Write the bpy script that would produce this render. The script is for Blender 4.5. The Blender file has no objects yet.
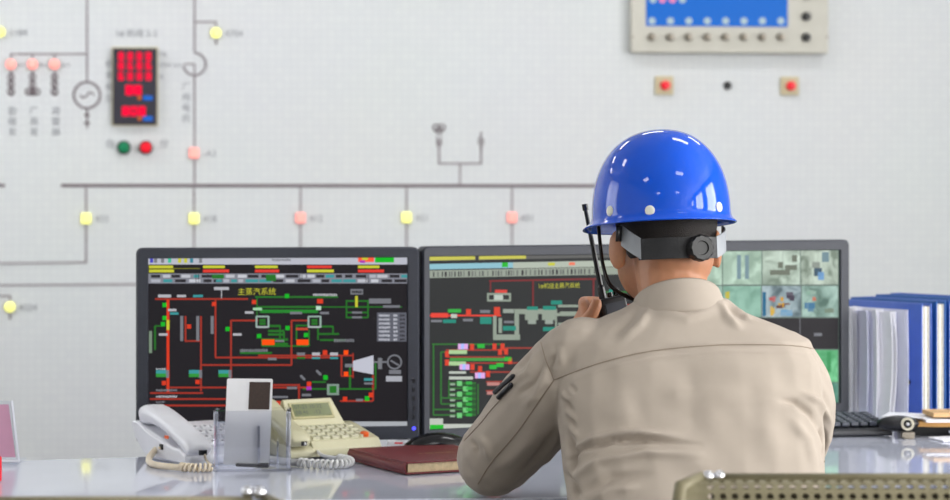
import bpy, bmesh, math, random
import numpy as np
from mathutils import Vector, Matrix
from mathutils.bvhtree import BVHTree
random.seed(7)
C = bpy.context.scene.collection
PI = math.pi
WINP = 118; EXPO = 0.0
F = 2400.0; CAMZ = 1.26; DESKZ = 0.75; H = CAMZ-DESKZ

# ------------------------------------------------------------------ measuring helpers
def P(px, py, Y): return Vector(((px-475)/F*Y, Y, CAMZ-(py-190)/F*Y))
def D(px, py):
    Y = H*F/(py-190); return Vector(((px-475)/F*Y, Y, DESKZ))
WA = math.radians(6); WY0 = 8.16
WN = Vector((math.sin(WA), -math.cos(WA), 0)); WO = Vector((0, WY0, 0))
def ray_plane(px, py, o, n):
    d = Vector(((px-475)/F, 1, -(py-190)/F)); c = Vector((0, 0, CAMZ))
    return c+d*((o-c).dot(n)/d.dot(n))
def W(px, py, off=0.0): return ray_plane(px, py, WO+WN*off, WN)
WU = Vector((math.cos(WA), math.sin(WA), 0))
PPW = 294.0

# ------------------------------------------------------------------ materials
def lin(c):
    r = []
    for v in c[:3]:
        v /= 255.0
        r.append(v/12.92 if v <= .04045 else ((v+.055)/1.055)**2.4)
    return (*r, 1)
def mat(name, rgb, rough=.5, metal=0, var=.06, scale=30, bump=0, bscale=200, emit=None, estr=1, spec=.5, trans=0, ior=1.45, coat=0, sss=0):
    m = bpy.data.materials.new(name); m.use_nodes = True
    nt = m.node_tree; b = nt.nodes['Principled BSDF']
    b.inputs['Roughness'].default_value = rough; b.inputs['Metallic'].default_value = metal
    b.inputs['Specular IOR Level'].default_value = spec; b.inputs['IOR'].default_value = ior
    b.inputs['Transmission Weight'].default_value = trans; b.inputs['Coat Weight'].default_value = coat
    b.inputs['Coat Roughness'].default_value = .03
    if sss:
        b.inputs['Subsurface Weight'].default_value = sss
        b.inputs['Subsurface Radius'].default_value = (1, .3, .15); b.inputs['Subsurface Scale'].default_value = .008
    c = lin(rgb)
    tc = nt.nodes.new('ShaderNodeTexCoord')
    if var:
        n = nt.nodes.new('ShaderNodeTexNoise'); n.inputs['Scale'].default_value = scale; n.inputs['Detail'].default_value = 3
        nt.links.new(tc.outputs['Object'], n.inputs['Vector'])
        r = nt.nodes.new('ShaderNodeMapRange')
        r.inputs['From Min'].default_value = .3; r.inputs['From Max'].default_value = .7
        r.inputs['To Min'].default_value = 1-var; r.inputs['To Max'].default_value = 1+var
        nt.links.new(n.outputs['Fac'], r.inputs['Value'])
        x = nt.nodes.new('ShaderNodeVectorMath'); x.operation = 'SCALE'; x.inputs[0].default_value = c[:3]
        nt.links.new(r.outputs[0], x.inputs['Scale']); nt.links.new(x.outputs[0], b.inputs['Base Color'])
    else:
        b.inputs['Base Color'].default_value = c
    if bump:
        n2 = nt.nodes.new('ShaderNodeTexNoise'); n2.inputs['Scale'].default_value = bscale; n2.inputs['Detail'].default_value = 2
        nt.links.new(tc.outputs['Object'], n2.inputs['Vector'])
        bp = nt.nodes.new('ShaderNodeBump'); bp.inputs['Strength'].default_value = bump; bp.inputs['Distance'].default_value = .002
        nt.links.new(n2.outputs['Fac'], bp.inputs['Height']); nt.links.new(bp.outputs[0], b.inputs['Normal'])
    if emit:
        b.inputs['Emission Color'].default_value = lin(emit); b.inputs['Emission Strength'].default_value = estr
    return m
_em = {}
def em(rgb, s=1.0):          # a lit colour of a screen
    k = (tuple(rgb), s)
    if k not in _em:
        _em[k] = mat('lit_%d_%d_%d' % tuple(rgb), (5, 5, 6), rough=.4, var=0, emit=rgb, estr=s, spec=.12)
    return _em[k]

def camera_view(name, dark, mid, pale, seed, scale=26):      # a softly blurred surveillance picture on a lit screen
    m = mat(name, (5, 5, 6), .4, var=0, spec=.12, emit=mid, estr=.85); nt = m.node_tree; b = nt.nodes['Principled BSDF']
    tc = nt.nodes['Texture Coordinate']; mp = nt.nodes.new('ShaderNodeMapping'); mp.inputs['Location'].default_value = (seed*3.1, seed*1.7, seed)
    n = nt.nodes.new('ShaderNodeTexNoise'); n.inputs['Scale'].default_value = scale; n.inputs['Detail'].default_value = 2.5; n.inputs['Distortion'].default_value = .8
    r = nt.nodes.new('ShaderNodeValToRGB'); e = r.color_ramp.elements; e[0].position = .33; e[0].color = lin(dark); e[1].position = .68; e[1].color = lin(pale)
    x = e.new(.5); x.color = lin(mid)
    nt.links.new(tc.outputs['Object'], mp.inputs[0]); nt.links.new(mp.outputs[0], n.inputs['Vector']); nt.links.new(n.outputs['Fac'], r.inputs[0]); nt.links.new(r.outputs[0], b.inputs['Emission Color'])
    return m
def clear(name, tint, gloss=.06, edge=.55):      # thin clear plate: see-through with a fresnel sheen
    m = bpy.data.materials.new(name); m.use_nodes = True; nt = m.node_tree; nt.nodes.clear()
    o = nt.nodes.new('ShaderNodeOutputMaterial'); t = nt.nodes.new('ShaderNodeBsdfTransparent'); g = nt.nodes.new('ShaderNodeBsdfGlossy'); mx = nt.nodes.new('ShaderNodeMixShader')
    t.inputs[0].default_value = (*tint, 1); g.inputs['Roughness'].default_value = .03; g.inputs[0].default_value = (.95, .96, 1, 1)
    lw = nt.nodes.new('ShaderNodeLayerWeight'); lw.inputs[0].default_value = .35
    r = nt.nodes.new('ShaderNodeMapRange'); r.inputs['To Min'].default_value = gloss; r.inputs['To Max'].default_value = edge
    nt.links.new(lw.outputs['Facing'], r.inputs['Value']); nt.links.new(r.outputs[0], mx.inputs[0]); nt.links.new(t.outputs[0], mx.inputs[1]); nt.links.new(g.outputs[0], mx.inputs[2]); nt.links.new(mx.outputs[0], o.inputs[0])
    return m
def wall_mosaic():
    m = mat('mosaic_wall', (226, 228, 230), rough=.45, var=0)
    nt = m.node_tree; b = nt.nodes['Principled BSDF']
    tc = nt.nodes['Texture Coordinate']
    s = nt.nodes.new('ShaderNodeSeparateXYZ'); nt.links.new(tc.outputs['Object'], s.inputs[0])
    cb = nt.nodes.new('ShaderNodeCombineXYZ'); nt.links.new(s.outputs[0], cb.inputs[0]); nt.links.new(s.outputs[2], cb.inputs[1])
    br = nt.nodes.new('ShaderNodeTexBrick'); br.offset = 0; br.squash = 1
    nt.links.new(cb.outputs[0], br.inputs['Vector'])
    br.inputs['Scale'].default_value = 1; br.inputs['Brick Width'].default_value = .025; br.inputs['Row Height'].default_value = .025
    br.inputs['Mortar Size'].default_value = .0011; br.inputs['Mortar Smooth'].default_value = .2; br.inputs['Bias'].default_value = 0
    br.inputs['Color1'].default_value = lin((220, 223, 226)); br.inputs['Color2'].default_value = lin((223, 226, 228))
    br.inputs['Mortar'].default_value = lin((213, 216, 220))
    n = nt.nodes.new('ShaderNodeTexNoise'); n.inputs['Scale'].default_value = 1.6
    nt.links.new(tc.outputs['Object'], n.inputs['Vector'])
    mx = nt.nodes.new('ShaderNodeMix'); mx.data_type = 'RGBA'; mx.blend_type = 'MULTIPLY'; mx.inputs[0].default_value = .05
    nt.links.new(br.outputs['Color'], mx.inputs[6]); nt.links.new(n.outputs['Color'], mx.inputs[7])
    nt.links.new(mx.outputs[2], b.inputs['Base Color'])
    return m
def wood_floor():
    m = mat('vinyl_floor', (104, 104, 104), rough=.3, var=.08, scale=6); return m

M = dict(
 wall=wall_mosaic(), paint=mat('painted_wall', (222, 222, 220), .7, var=.02), floor=wood_floor(), ceil=mat('ceiling_tile', (228, 228, 226), .8, var=.03, bump=.3, bscale=60),
 line=mat('mimic_line', (122, 110, 116), .5), linelight=mat('mimic_line_pale', (152, 144, 150), .5), cap=mat('caption_ink', (150, 152, 160), .6, var=0),
 worktop=mat('worktop_gloss', (198, 202, 218), .045, var=.015, scale=8, coat=0, ior=1.45), deskside=mat('desk_side', (150, 152, 160), .4),
 bezel=mat('bezel_plastic', (42, 45, 55), .5, var=.05, scale=90, bump=.12, bscale=900), bezel2=mat('stand_plastic', (40, 41, 47), .4),
 keydark=mat('keyboard_key', (66, 70, 82), .35), holeshade=mat('hole_shade', (62, 54, 42), .8), blackpl=mat('black_plastic', (24, 24, 28), .35, var=.1), blackgl=mat('black_gloss', (14, 14, 18), .15), led=mat('blue_led', (20, 20, 200), .4, var=0, emit=(80, 80, 255), estr=2),
 white=mat('white_plastic', (222, 223, 230), .28, var=.02), whitekey=mat('white_key', (214, 215, 220), .4), keymark=mat('key_mark', (110, 110, 120), .5),
 beige=mat('beige_plastic', (196, 192, 162), .35, var=.03), beigekey=mat('beige_key', (208, 206, 184), .35), lcd=mat('lcd_glass', (100, 108, 66), .2, var=.05), lcdtxt=mat('lcd_ink', (34, 42, 24), .4),
 orange=mat('orange_key', (226, 96, 40), .35), cream=mat('cream_cord', (222, 208, 184), .45), greycord=mat('pale_grey_cord', (214, 214, 214), .45),
 acryl=clear('clear_acrylic', (.965, .972, .995), .05, .75), card=mat('white_card', (226, 226, 228), .5, var=.02), darkprint=mat('dark_print', (58, 44, 38), .5, var=.15, scale=300),
 maroon=mat('maroon_leather', (112, 44, 48), .38, var=.12, scale=160, bump=.4, bscale=500), pages=mat('page_edges', (196, 176, 140), .8, var=.15, scale=120), gold=mat('gold_mark', (200, 170, 110), .35, metal=.6),
 blue=mat("helmet_blue", (0, 78, 204), .06, var=.02, ior=1.45), hwhite=mat('white_rivet', (220, 220, 205), .4),
 strap_l=mat('grey_strap', (150, 154, 160), .5), strap_d=mat('dark_strap', (36, 36, 39), .55, bump=.2), knob=mat('ratchet_knob', (17, 17, 19), .45),
 shirt=mat('khaki_cloth', (171, 160, 149), .85, var=.035, scale=14, bump=.25, bscale=1400, spec=.2), seam=mat('khaki_seam', (140, 127, 113), .9, var=.05),
 pants=mat('trouser_cloth', (70, 72, 80), .9), skin=mat('skin', (176, 122, 90), .5, var=.08, scale=60, sss=.15), hair=mat('black_hair', (32, 26, 24), .6, var=.3, scale=400, bump=.8, bscale=900),
 eye=mat('eye_white', (225, 222, 218), .2), shoe=mat('shoe_leather', (30, 28, 28), .3),
 steel=mat('chair_paint', (118, 111, 86), .5, metal=.15, var=.05), chrome=mat('chrome', (215, 215, 220), .12, metal=1, var=0),
 binder=mat('binder_blue', (44, 92, 176), .4, var=.05), binder2=mat('binder_deep_blue', (40, 94, 164), .4, var=.05), binder3=mat('binder_pale_blue', (76, 108, 190), .4, var=.05),
 paper=mat('paper', (242, 242, 250), .7, var=.02), paperL=mat('paper_lavender', (224, 226, 246), .7, var=.03), pageedge=mat('sheet_edges', (220, 216, 206), .8, var=.12, scale=200),
 tan=mat('tan_card', (212, 172, 124), .6, var=.05), kraft=mat('kraft_card', (188, 142, 82), .7, var=.08), pink=mat('pink_sheet', (252, 178, 206), .6, var=.04), red=mat('red_plastic', (220, 22, 40), .35),
 panelgrey=mat('panel_enamel', (206, 203, 192), .45, var=.02), panelblue=mat('panel_screen', (6, 70, 150), .4, var=0, emit=(0, 116, 214), estr=.5, spec=.2), darkpanel=mat('display_housing', (52, 50, 62), .4),
 plate=mat('button_plate', (206, 196, 160), .5), knobgrey=mat('knob_grey', (150, 142, 130), .35, metal=.5), glassw=clear('window_glass', (.97, .98, .98), .04, .5),
 frame=mat('window_frame', (200, 200, 202), .4), red_btn=mat('red_button', (225, 14, 40), .3, var=0, emit=(255, 10, 40), estr=.25), green_btn=mat('green_button', (10, 120, 80), .3, var=0, emit=(0, 130, 80), estr=.15),
)

# ------------------------------------------------------------------ mesh builder
class MB:
    def __init__(s): s.v = []; s.f = []; s.m = []; s.mats = []
    def mi(s, m):
        if m is None: m = s.mats[0] if s.mats else None
        if m not in s.mats: s.mats.append(m)
        return s.mats.index(m)
    def add(s, vs, fs, m=None):
        o = len(s.v); k = s.mi(m) if m is not None else 0
        s.v += [Vector(v) for v in vs]; s.f += [[i+o for i in f] for f in fs]; s.m += [k]*len(fs)
        return s
    def box(s, c, d, m=None, X=Vector((1, 0, 0)), Y=Vector((0, 1, 0)), Z=Vector((0, 0, 1))):
        c = Vector(c); X, Y, Z = X*d[0]/2, Y*d[1]/2, Z*d[2]/2
        vs = [c+X*a+Y*b+Z*e for a, b, e in ((-1,-1,-1),(1,-1,-1),(1,1,-1),(-1,1,-1),(-1,-1,1),(1,-1,1),(1,1,1),(-1,1,1))]
        return s.add(vs, [(0,3,2,1),(4,5,6,7),(0,1,5,4),(1,2,6,5),(2,3,7,6),(3,0,4,7)], m)
    def prism(s, poly, ext, m=None):      # poly: list of 3D points, ext: extrusion vector
        n = len(poly); ext = Vector(ext)
        vs = [Vector(p) for p in poly]+[Vector(p)+ext for p in poly]
        return s.add(vs, [list(range(n))[::-1], list(range(n, 2*n))]+[(i, (i+1) % n, n+(i+1) % n, n+i) for i in range(n)], m)
    def loft(s, rings, m=None, cap=True, closed=False):
        n = len(rings[0]); vs = [p for r in rings for p in r]; fs = []
        R = len(rings)
        for j in range(R if closed else R-1):
            k = (j+1) % R
            for i in range(n): fs.append((j*n+i, j*n+(i+1) % n, k*n+(i+1) % n, k*n+i))
        if cap and not closed: fs += [list(range(n))[::-1], [(R-1)*n+i for i in range(n)]]
        return s.add(vs, fs, m)
    def tube(s, path, rad, m=None, seg=10, cap=True, flat=1.0, closed=False):
        path = [Vector(p) for p in path]; n = len(path)
        if not hasattr(rad, '__len__'): rad = [rad]*n
        rings = []; t0 = None; u = None
        for i in range(n):
            a = path[i-1] if (i > 0 or closed) else path[i]; b = path[(i+1) % n] if (i < n-1 or closed) else path[i]
            t = (b-a).normalized()
            if u is None:
                u = t.orthogonal().normalized()
            else:
                u = (u-t*u.dot(t)).normalized()
            w = t.cross(u)
            rings.append([path[i]+(u*math.cos(q)+w*math.sin(q)*flat)*rad[i] for q in [2*PI*k/seg for k in range(seg)]])
        return s.loft(rings, m, cap, closed)
    def lathe(s, c, axis, prof, m=None, seg=24):      # prof: (radius, height) along axis
        c = Vector(c); a = Vector(axis).normalized(); u = a.orthogonal().normalized(); w = a.cross(u)
        rings = [[c+a*h+(u*math.cos(2*PI*k/seg)+w*math.sin(2*PI*k/seg))*max(r, 1e-5) for k in range(seg)] for r, h in prof]
        return s.loft(rings, m, True)
    def ball(s, c, r, m=None, seg=16, rings=10, R=None):
        if not hasattr(r, '__len__'): r = (r, r, r)
        c = Vector(c); rr = []
        for j in range(rings+1):
            t = PI*j/rings; sr = max(math.sin(t), 1e-3)
            ring = []
            for k in range(seg):
                q = 2*PI*k/seg; p = Vector((r[0]*sr*math.cos(q), r[1]*sr*math.sin(q), -r[2]*math.cos(t)))
                ring.append(c+(R@p if R else p))
            rr.append(ring)
        return s.loft(rr, m, True)
    def text(s, body, org, U, V, h, m=None, N=None, off=0, align='LEFT'):   # letters of height h on the plane (U,V)
        vs, fs = glyphs(body, align); k = h/.72
        U = U.normalized(); V = V.normalized()
        return s.add([Vector(org)+U*v[0]*k+V*v[1]*k+(N*off if N else Vector()) for v in vs], fs, m)

_g = {}
def glyphs(body, align):
    if (body, align) in _g: return _g[(body, align)]
    cu = bpy.data.curves.new('t', 'FONT'); cu.body = body; cu.size = 1; cu.align_x = align; cu.resolution_u = 3
    cu.space_line = 1.0
    ob = bpy.data.objects.new('t', cu); C.objects.link(ob)
    dg = bpy.context.evaluated_depsgraph_get(); me = ob.evaluated_get(dg).to_mesh()
    r = ([v.co.copy() for v in me.vertices], [list(p.vertices) for p in me.polygons])
    ob.evaluated_get(dg).to_mesh_clear(); bpy.data.objects.remove(ob); bpy.data.curves.remove(cu)
    _g[(body, align)] = r
    return r

def wpos(o):
    p = Vector()
    while o: p += o.location; o = o.parent
    return p
def emit(name, mb, m=None, parent=None, origin=None, bevel=0, bseg=2, smooth=False, sub=0, label=None, fixn=True):
    me = bpy.data.meshes.new(name)
    base = wpos(parent) if parent else Vector()
    if origin is None:
        if parent: org = base.copy()
        else:
            xs = [v.x for v in mb.v]; ys = [v.y for v in mb.v]; zs = [v.z for v in mb.v]
            org = Vector(((min(xs)+max(xs))/2, (min(ys)+max(ys))/2, min(zs)))
    else: org = Vector(origin)
    me.from_pydata([v-org for v in mb.v], [], mb.f)
    mats = mb.mats or [m]
    if mb.mats and m is not None and mb.mats[0] is not m and not any(x is m for x in mb.mats): pass
    for x in mats: me.materials.append(x)
    for p, k in zip(me.polygons, mb.m): p.material_index = k
    if fixn:
        bm = bmesh.new(); bm.from_mesh(me)
        bmesh.ops.recalc_face_normals(bm, faces=bm.faces); bm.to_mesh(me); bm.free()
    if smooth: me.shade_smooth()
    o = bpy.data.objects.new(name, me); C.objects.link(o)
    o.location = org-base
    if parent: o.parent = parent
    if bevel:
        b = o.modifiers.new('b', 'BEVEL'); b.width = bevel; b.segments = bseg; b.limit_method = 'ANGLE'; b.angle_limit = math.radians(35)
        me.shade_smooth()
        w = o.modifiers.new('w', 'WEIGHTED_NORMAL'); w.keep_sharp = True
    if sub:
        b = o.modifiers.new('s', 'SUBSURF'); b.levels = sub; b.render_levels = sub; me.shade_smooth()
    if label: o['label'] = label
    return o
def tag(o, label, cat, group=None, kind=None):
    o['label'] = label; o['category'] = cat
    if group: o['group'] = group
    if kind: o['kind'] = kind
    return o
def thing(name, loc, label, cat, group=None):
    o = bpy.data.objects.new(name, None); C.objects.link(o); o.location = loc
    o.empty_display_size = .05
    return tag(o, label, cat, group)
def struct(name, mb, m, **k):
    o = emit(name, mb, m, **k); o['kind'] = 'structure'; return o
def B(m): b = MB(); b.mi(m); return b
def catmull(pts, n=8, closed=False):
    pts = [Vector(p) for p in pts]; out = []; N = len(pts)
    for i in range(N if closed else N-1):
        if closed: p0, p1, p2, p3 = pts[i-1], pts[i], pts[(i+1) % N], pts[(i+2) % N]
        else: p0 = pts[max(i-1, 0)]; p1 = pts[i]; p2 = pts[i+1]; p3 = pts[min(i+2, N-1)]
        for k in range(n):
            t = k/n
            out.append(.5*((2*p1)+(p2-p0)*t+(2*p0-5*p1+4*p2-p3)*t*t+(3*p1-p0-3*p2+p3)*t**3))
    if not closed: out.append(pts[-1])
    return out

# ================================================================== THE SETTING
RH = 3.1
struct('floor', B(M['floor']).box((0, 3.2, -.05), (8.6, 13.0, .1)), None)
struct('ceiling', B(M['ceil']).box((0, 3.2, RH+.05), (8.6, 13.0, .1)), None)
# back wall built in its own rotated frame so the mosaic grid follows it
wb = B(M['wall']).box((0, .06, RH/2), (8.7, .12, RH))
wo = struct('wall_back', wb, None, origin=(0, 0, 0)); wo.location = (0, WY0, 0); wo.rotation_euler = (0, 0, WA)
LW_ = [(4.6, 6.6)]
struct('wall_rear', B(M['paint']).box((0, -2.6, RH/2), (8.6, .12, RH)), None)
XR = 4.2; WZ0, WZ1 = .95, 2.65
win = [(-2.3, -.3), (0.2, 2.2), (2.7, 4.7)]; nw = 0
for side, X_, ops in (('right', XR, win), ('left', -XR, LW_)):
    wr = B(M['paint']); ys = [-2.6]+[v for w in ops for v in w]+[8.9]
    for p, q in zip(ys[::2], ys[1::2]): wr.box((X_, (p+q)/2, RH/2), (.14, q-p, RH))
    for p, q in ops:
        wr.box((X_, (p+q)/2, WZ0/2), (.14, q-p, WZ0)); wr.box((X_, (p+q)/2, (WZ1+RH)/2), (.14, q-p, RH-WZ1))
    struct('wall_'+side, wr, None)
    for p, q in ops:
        nw += 1; fr = B(M['frame'])
        for y in (p+.025, (p+q)/2, q-.025): fr.box((X_, y, (WZ0+WZ1)/2), (.06, .05, WZ1-WZ0))
        for z in (WZ0+.025, WZ1-.025): fr.box((X_, (p+q)/2, z), (.06, q-p, .05))
        w = struct('window_%d' % nw, fr, None)
        emit('pane', B(M['glassw']).box((X_, (p+q)/2, (WZ0+WZ1)/2), (.006, q-p-.08, WZ1-WZ0-.08)), None, w)
struct('baseboard_left', B(M['frame']).box((-4.13, 3.0, .05), (.02, 11.4, .1)), None)

# ceiling light panels; the row nearest the back wall is added to brighten it
lampm = mat('lamp_diffuser', (240, 240, 240), .5, var=0, emit=(255, 255, 255), estr=11)
k = 0
for yy in (-.4, 2.2, 4.9, 6.9):
    for xx in ((-2.1, .9) if yy < 6 else (-3.4, -2.2, -1.0, .2, 1.6)):
        k += 1
        t = thing('ceiling_light', (xx, yy, RH-.03), 'white rectangular ceiling light panel out of view above the control room', 'ceiling light', 'ceiling light panels')
        emit('light_frame', B(M['frame']).box((xx, yy, RH-.015), (.66, .36, .03)), None, t)
        emit('diffuser', B(lampm).box((xx, yy, RH-.033), (.6, .3, .008)), None, t)

# ================================================================== WALL DIAGRAM
def strip(mb, pts, wpx, m, off=.0012):
    """a mosaic line of width wpx (photo scale) through photo points on the wall"""
    for (x0, y0), (x1, y1) in zip(pts, pts[1:]):
        a = W(x0, y0, off); b = W(x1, y1, off); t = (b-a).normalized(); n = t.cross(WN).normalized()
        w = wpx/PPW/2
        mb.box((a+b)/2, ((b-a).length+(w if wpx > 1.5 else 0), .0024, 2*w), m, X=t, Y=WN, Z=n)
UPV = Vector((0, 0, 1))
def wtext(mb, body, px, py, hpx, m=None):
    mb.text(body, W(px, py, .001), WU, UPV, hpx/PPW, m or M['cap'], N=WN, off=.0006)
def ring(mb, px, py, r, w, m, a0=0, a1=2*PI, off=.002):
    c = W(px, py, off); n = 36
    pts = [c+(WU*math.cos(a0+(a1-a0)*i/n)+UPV*math.sin(a0+(a1-a0)*i/n))*r/PPW for i in range(n+1)]
    if abs(a1-a0) >= 2*PI-.01: mb.tube(pts[:-1], w/PPW/2, m, seg=6, closed=True)
    else: mb.tube(pts, w/PPW/2, m, seg=6)

# main busbar
t = thing('busbar_diagram', W(340, 186), 'long brown mosaic busbar line across the wall with vertical drops into the lamps below it', 'diagram')
b = B(M['line']); strip(b, [(62, 185.5), (600, 185.8)], 3.4, M['line']); emit('busbar', b, None, t)
for (x, y1) in ((194, 300), (300.5, 300), (406.5, 300), (512, 300)):
    b = B(M['linelight']); strip(b, [(x, 187), (x, y1)], 1.9, M['linelight']); emit('branch_line', b, None, t)
b = B(M['linelight']); strip(b, [(86, 187), (86, 262.5), (-12, 263.5)], 1.9, M['linelight']); emit('branch_line', b, None, t)
b = B(M['line']); strip(b, [(-10, 185.5), (4, 185.5)], 3.4, M['line']); tag(emit('busbar_end', b), 'short end of a brown mosaic line at the left edge of the photo', 'diagram')
b = B(M['linelight']); strip(b, [(-10, 285.3), (180, 284)], 1.9, M['linelight']); tag(emit('feeder_line', b), 'thin grey horizontal mosaic line running behind the left monitor', 'diagram')
# generator feeder
t = thing('generator_feeder_diagram', W(87, 95), 'mosaic feeder line with a round generator symbol left of the red digital display', 'diagram')
b = B(M['linelight']); strip(b, [(87, -12), (87, 81)], 1.9, M['linelight']); strip(b, [(87, 54), (11, 54), (11, 59)], 1.9, M['linelight'])
strip(b, [(32.5, 54), (32.5, 59)], 2, M['linelight']); strip(b, [(54.5, 54), (54.5, 59)], 2, M['linelight']); emit('feeder_line', b, None, t)
b = B(M['linelight']); ring(b, 87, 95, 12.8, 2.5, M['linelight'])
cpt = [W(80+i, 95+2.6*math.sin(i/14*2*PI), .002) for i in range(15)]
b.tube(cpt, .9/PPW, M['linelight'], seg=6); emit('generator_symbol', b, None, t)
b = B(M['line']); strip(b, [(87, 109), (87, 128)], 1.6, M['line']); strip(b, [(85, 115), (89, 115)], 2.4, M['line']); strip(b, [(84.5, 123), (89.5, 123)], 2, M['line'])
emit('earth_symbol', b, None, t)
for x in (11, 32.5, 54.5):
    b = B(M['line']); strip(b, [(x, 70), (x, 96)], 1.4, M['line'])
    for yy in (77, 84): ring(b, x, yy, 3.0, 1.2, M['line'])
    ring(b, x, 91.5, 3.2, 1.4, M['line'])
    if x == 32.5:
        ring(b, x-4, 91.5, 3, 1.4, M['line']); ring(b, x+4, 91.5, 3, 1.4, M['line'])
    emit('transformer_symbol', b, None, t)
for x, s in ((8, '励磁变'), (29.5, '厂高变'), (51.5, '避雷器')):
    b = B(M['cap'])
    for j, ch in enumerate(s): wtext(b, ch, x, 114+j*10.5, 6.2)
    emit('caption', b, None, t)
for x, s in ((17, '011'), (39, '012'), (61, '013')): b = B(M['cap']); wtext(b, s, x, 67, 4.2); emit('caption', b, None, t)
# reactor feeder
t = thing('reactor_feeder_diagram', W(194, 60), 'mosaic line with a hooked loop symbol right of the red digital display', 'diagram')
b = B(M['linelight']); strip(b, [(194.5, -12), (194.5, 52)], 1.9, M['linelight']); strip(b, [(194.5, 22), (216, 22), (216, 27)], 1.9, M['linelight'])
strip(b, [(194.5, 75), (194.5, 186)], 1.9, M['linelight']); strip(b, [(216, 39), (216, 44)], 2, M['line']); emit('feeder_line', b, None, t)
b = B(M['linelight']); ring(b, 194.5, 64.5, 11, 2.2, M['linelight'], PI, -PI/2*.97-2*PI+2*PI-PI*0+0) if False else ring(b, 194.5, 64, 11, 2.2, M['linelight'], PI/2, -PI*.95)
strip(b, [(184, 64), (194.5, 64), (194.5, 75)], 1.6, M['linelight']); emit('loop_symbol', b, None, t)
b = B(M['cap'])
for j, ch in enumerate('厂用电抗'): wtext(b, ch, 181.5, 90+j*10.5, 6.4)
emit('caption', b, None, t)
# arrester pair
t = thing('arrester_diagram', W(460, 160), 'forked mosaic symbol standing on the busbar line left of the blue helmet', 'diagram')
b = B(M['linelight']); strip(b, [(460, 185), (460, 164)], 1.9, M['linelight']); strip(b, [(439, 140), (439, 163.5), (481, 163.5), (481, 146)], 2, M['linelight']); emit('fork_line', b, None, t)
b = B(M['line']); ring(b, 436.2, 127.5, 3.2, 1.4, M['line']); ring(b, 441.8, 127.5, 3.2, 1.4, M['line']); ring(b, 439, 130.5, 3, 1.4, M['line'])
strip(b, [(437, 136), (437, 146)], 1.1, M['line']); strip(b, [(441, 136), (441, 146)], 1.1, M['line']); emit('winding_symbol', b, None, t)
b = B(M['line']); strip(b, [(481, 132), (481, 150)], 1.4, M['line']); strip(b, [(478.6, 138), (478.6, 145)], 1, M['line']); strip(b, [(483.4, 138), (483.4, 145)], 1, M['line']); emit('arrester_symbol', b, None, t)
# lower-left stub
t = thing('switch_diagram', W(10, 300), 'short bent mosaic line above the yellow lamp at the far left of the wall', 'diagram')
b = B(M['linelight']); strip(b, [(-12, 296), (10, 296), (10, 301)], 1.9, M['linelight']); emit('feeder_line', b, None, t); b = B(M['line']); strip(b, [(10, 313), (10, 319)], 1.8, M['line']); emit('feeder_line', b, None, t)

# indicator lamps
YEL = mat('lamp_yellow', (250, 250, 150), .3, var=0, emit=(255, 252, 120), estr=.75)
PNK = mat('lamp_pink', (250, 170, 160), .3, var=0, emit=(255, 140, 130), estr=.7)
sock = mat('lamp_socket', (205, 206, 205), .4)
lamps = [(0, 32, 'y', '1184', 'yellow lamp at the top left edge of the wall, cut by the frame'),
 (11, 64.5, 'p', None, 'pink lamp, leftmost of the three above the transformer symbols'),
 (32.5, 64.5, 'p', None, 'pink lamp, middle one of the three above the transformer symbols'),
 (54.5, 64.5, 'p', None, 'pink lamp, right one of the three above the transformer symbols'),
 (216, 33, 'y', '4704', 'yellow lamp hanging right of the loop symbol line near the top'),
 (194, 153, 'p', '-A2', 'pink lamp on the vertical line just above the busbar'),
 (86, 218.5, 'y', '433', 'yellow lamp on the drop at the left end of the busbar'),
 (194, 218.5, 'y', '418', 'yellow lamp on the busbar drop above the left monitor corner'),
 (300.5, 218, 'p', '412', 'pink lamp on the busbar drop above the left monitor'),
 (406.5, 217.5, 'y', '421', 'yellow lamp on the busbar drop above the joint of two monitors'),
 (512, 217.5, 'p', '431', 'pink lamp on the busbar drop above the middle monitor'),
 (10, 307, 'y', '4224', 'yellow lamp low on the far left wall above the pink sheet')]
for x, y, c, s, lab in lamps:
    t = thing('indicator_lamp', W(x, y), 'square '+lab if False else lab, 'indicator lamp', 'indicator lamps on the mosaic wall')
    c0 = W(x, y, .002)
    emit('lamp_socket', B(sock).box(c0, (.040, .005, .040), X=WU, Y=WN, Z=UPV), None, t, bevel=.001)
    if y < 70 or x == 10: emit('lamp_lens', B(YEL if c == 'y' else PNK).lathe(c0, WN, [(.017, .002), (.017, .010), (.012, .015), (0, .016)]), None, t, smooth=False)
    else: emit('lamp_lens', B(YEL if c == 'y' else PNK).box(W(x, y, .008), (.032, .014, .035), X=WU, Y=WN, Z=UPV), None, t, bevel=.004)
    if s:
        b = B(M['cap']); wtext(b, s, x+9, y+3.5, 6.4); emit('caption', b, None, t)

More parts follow.
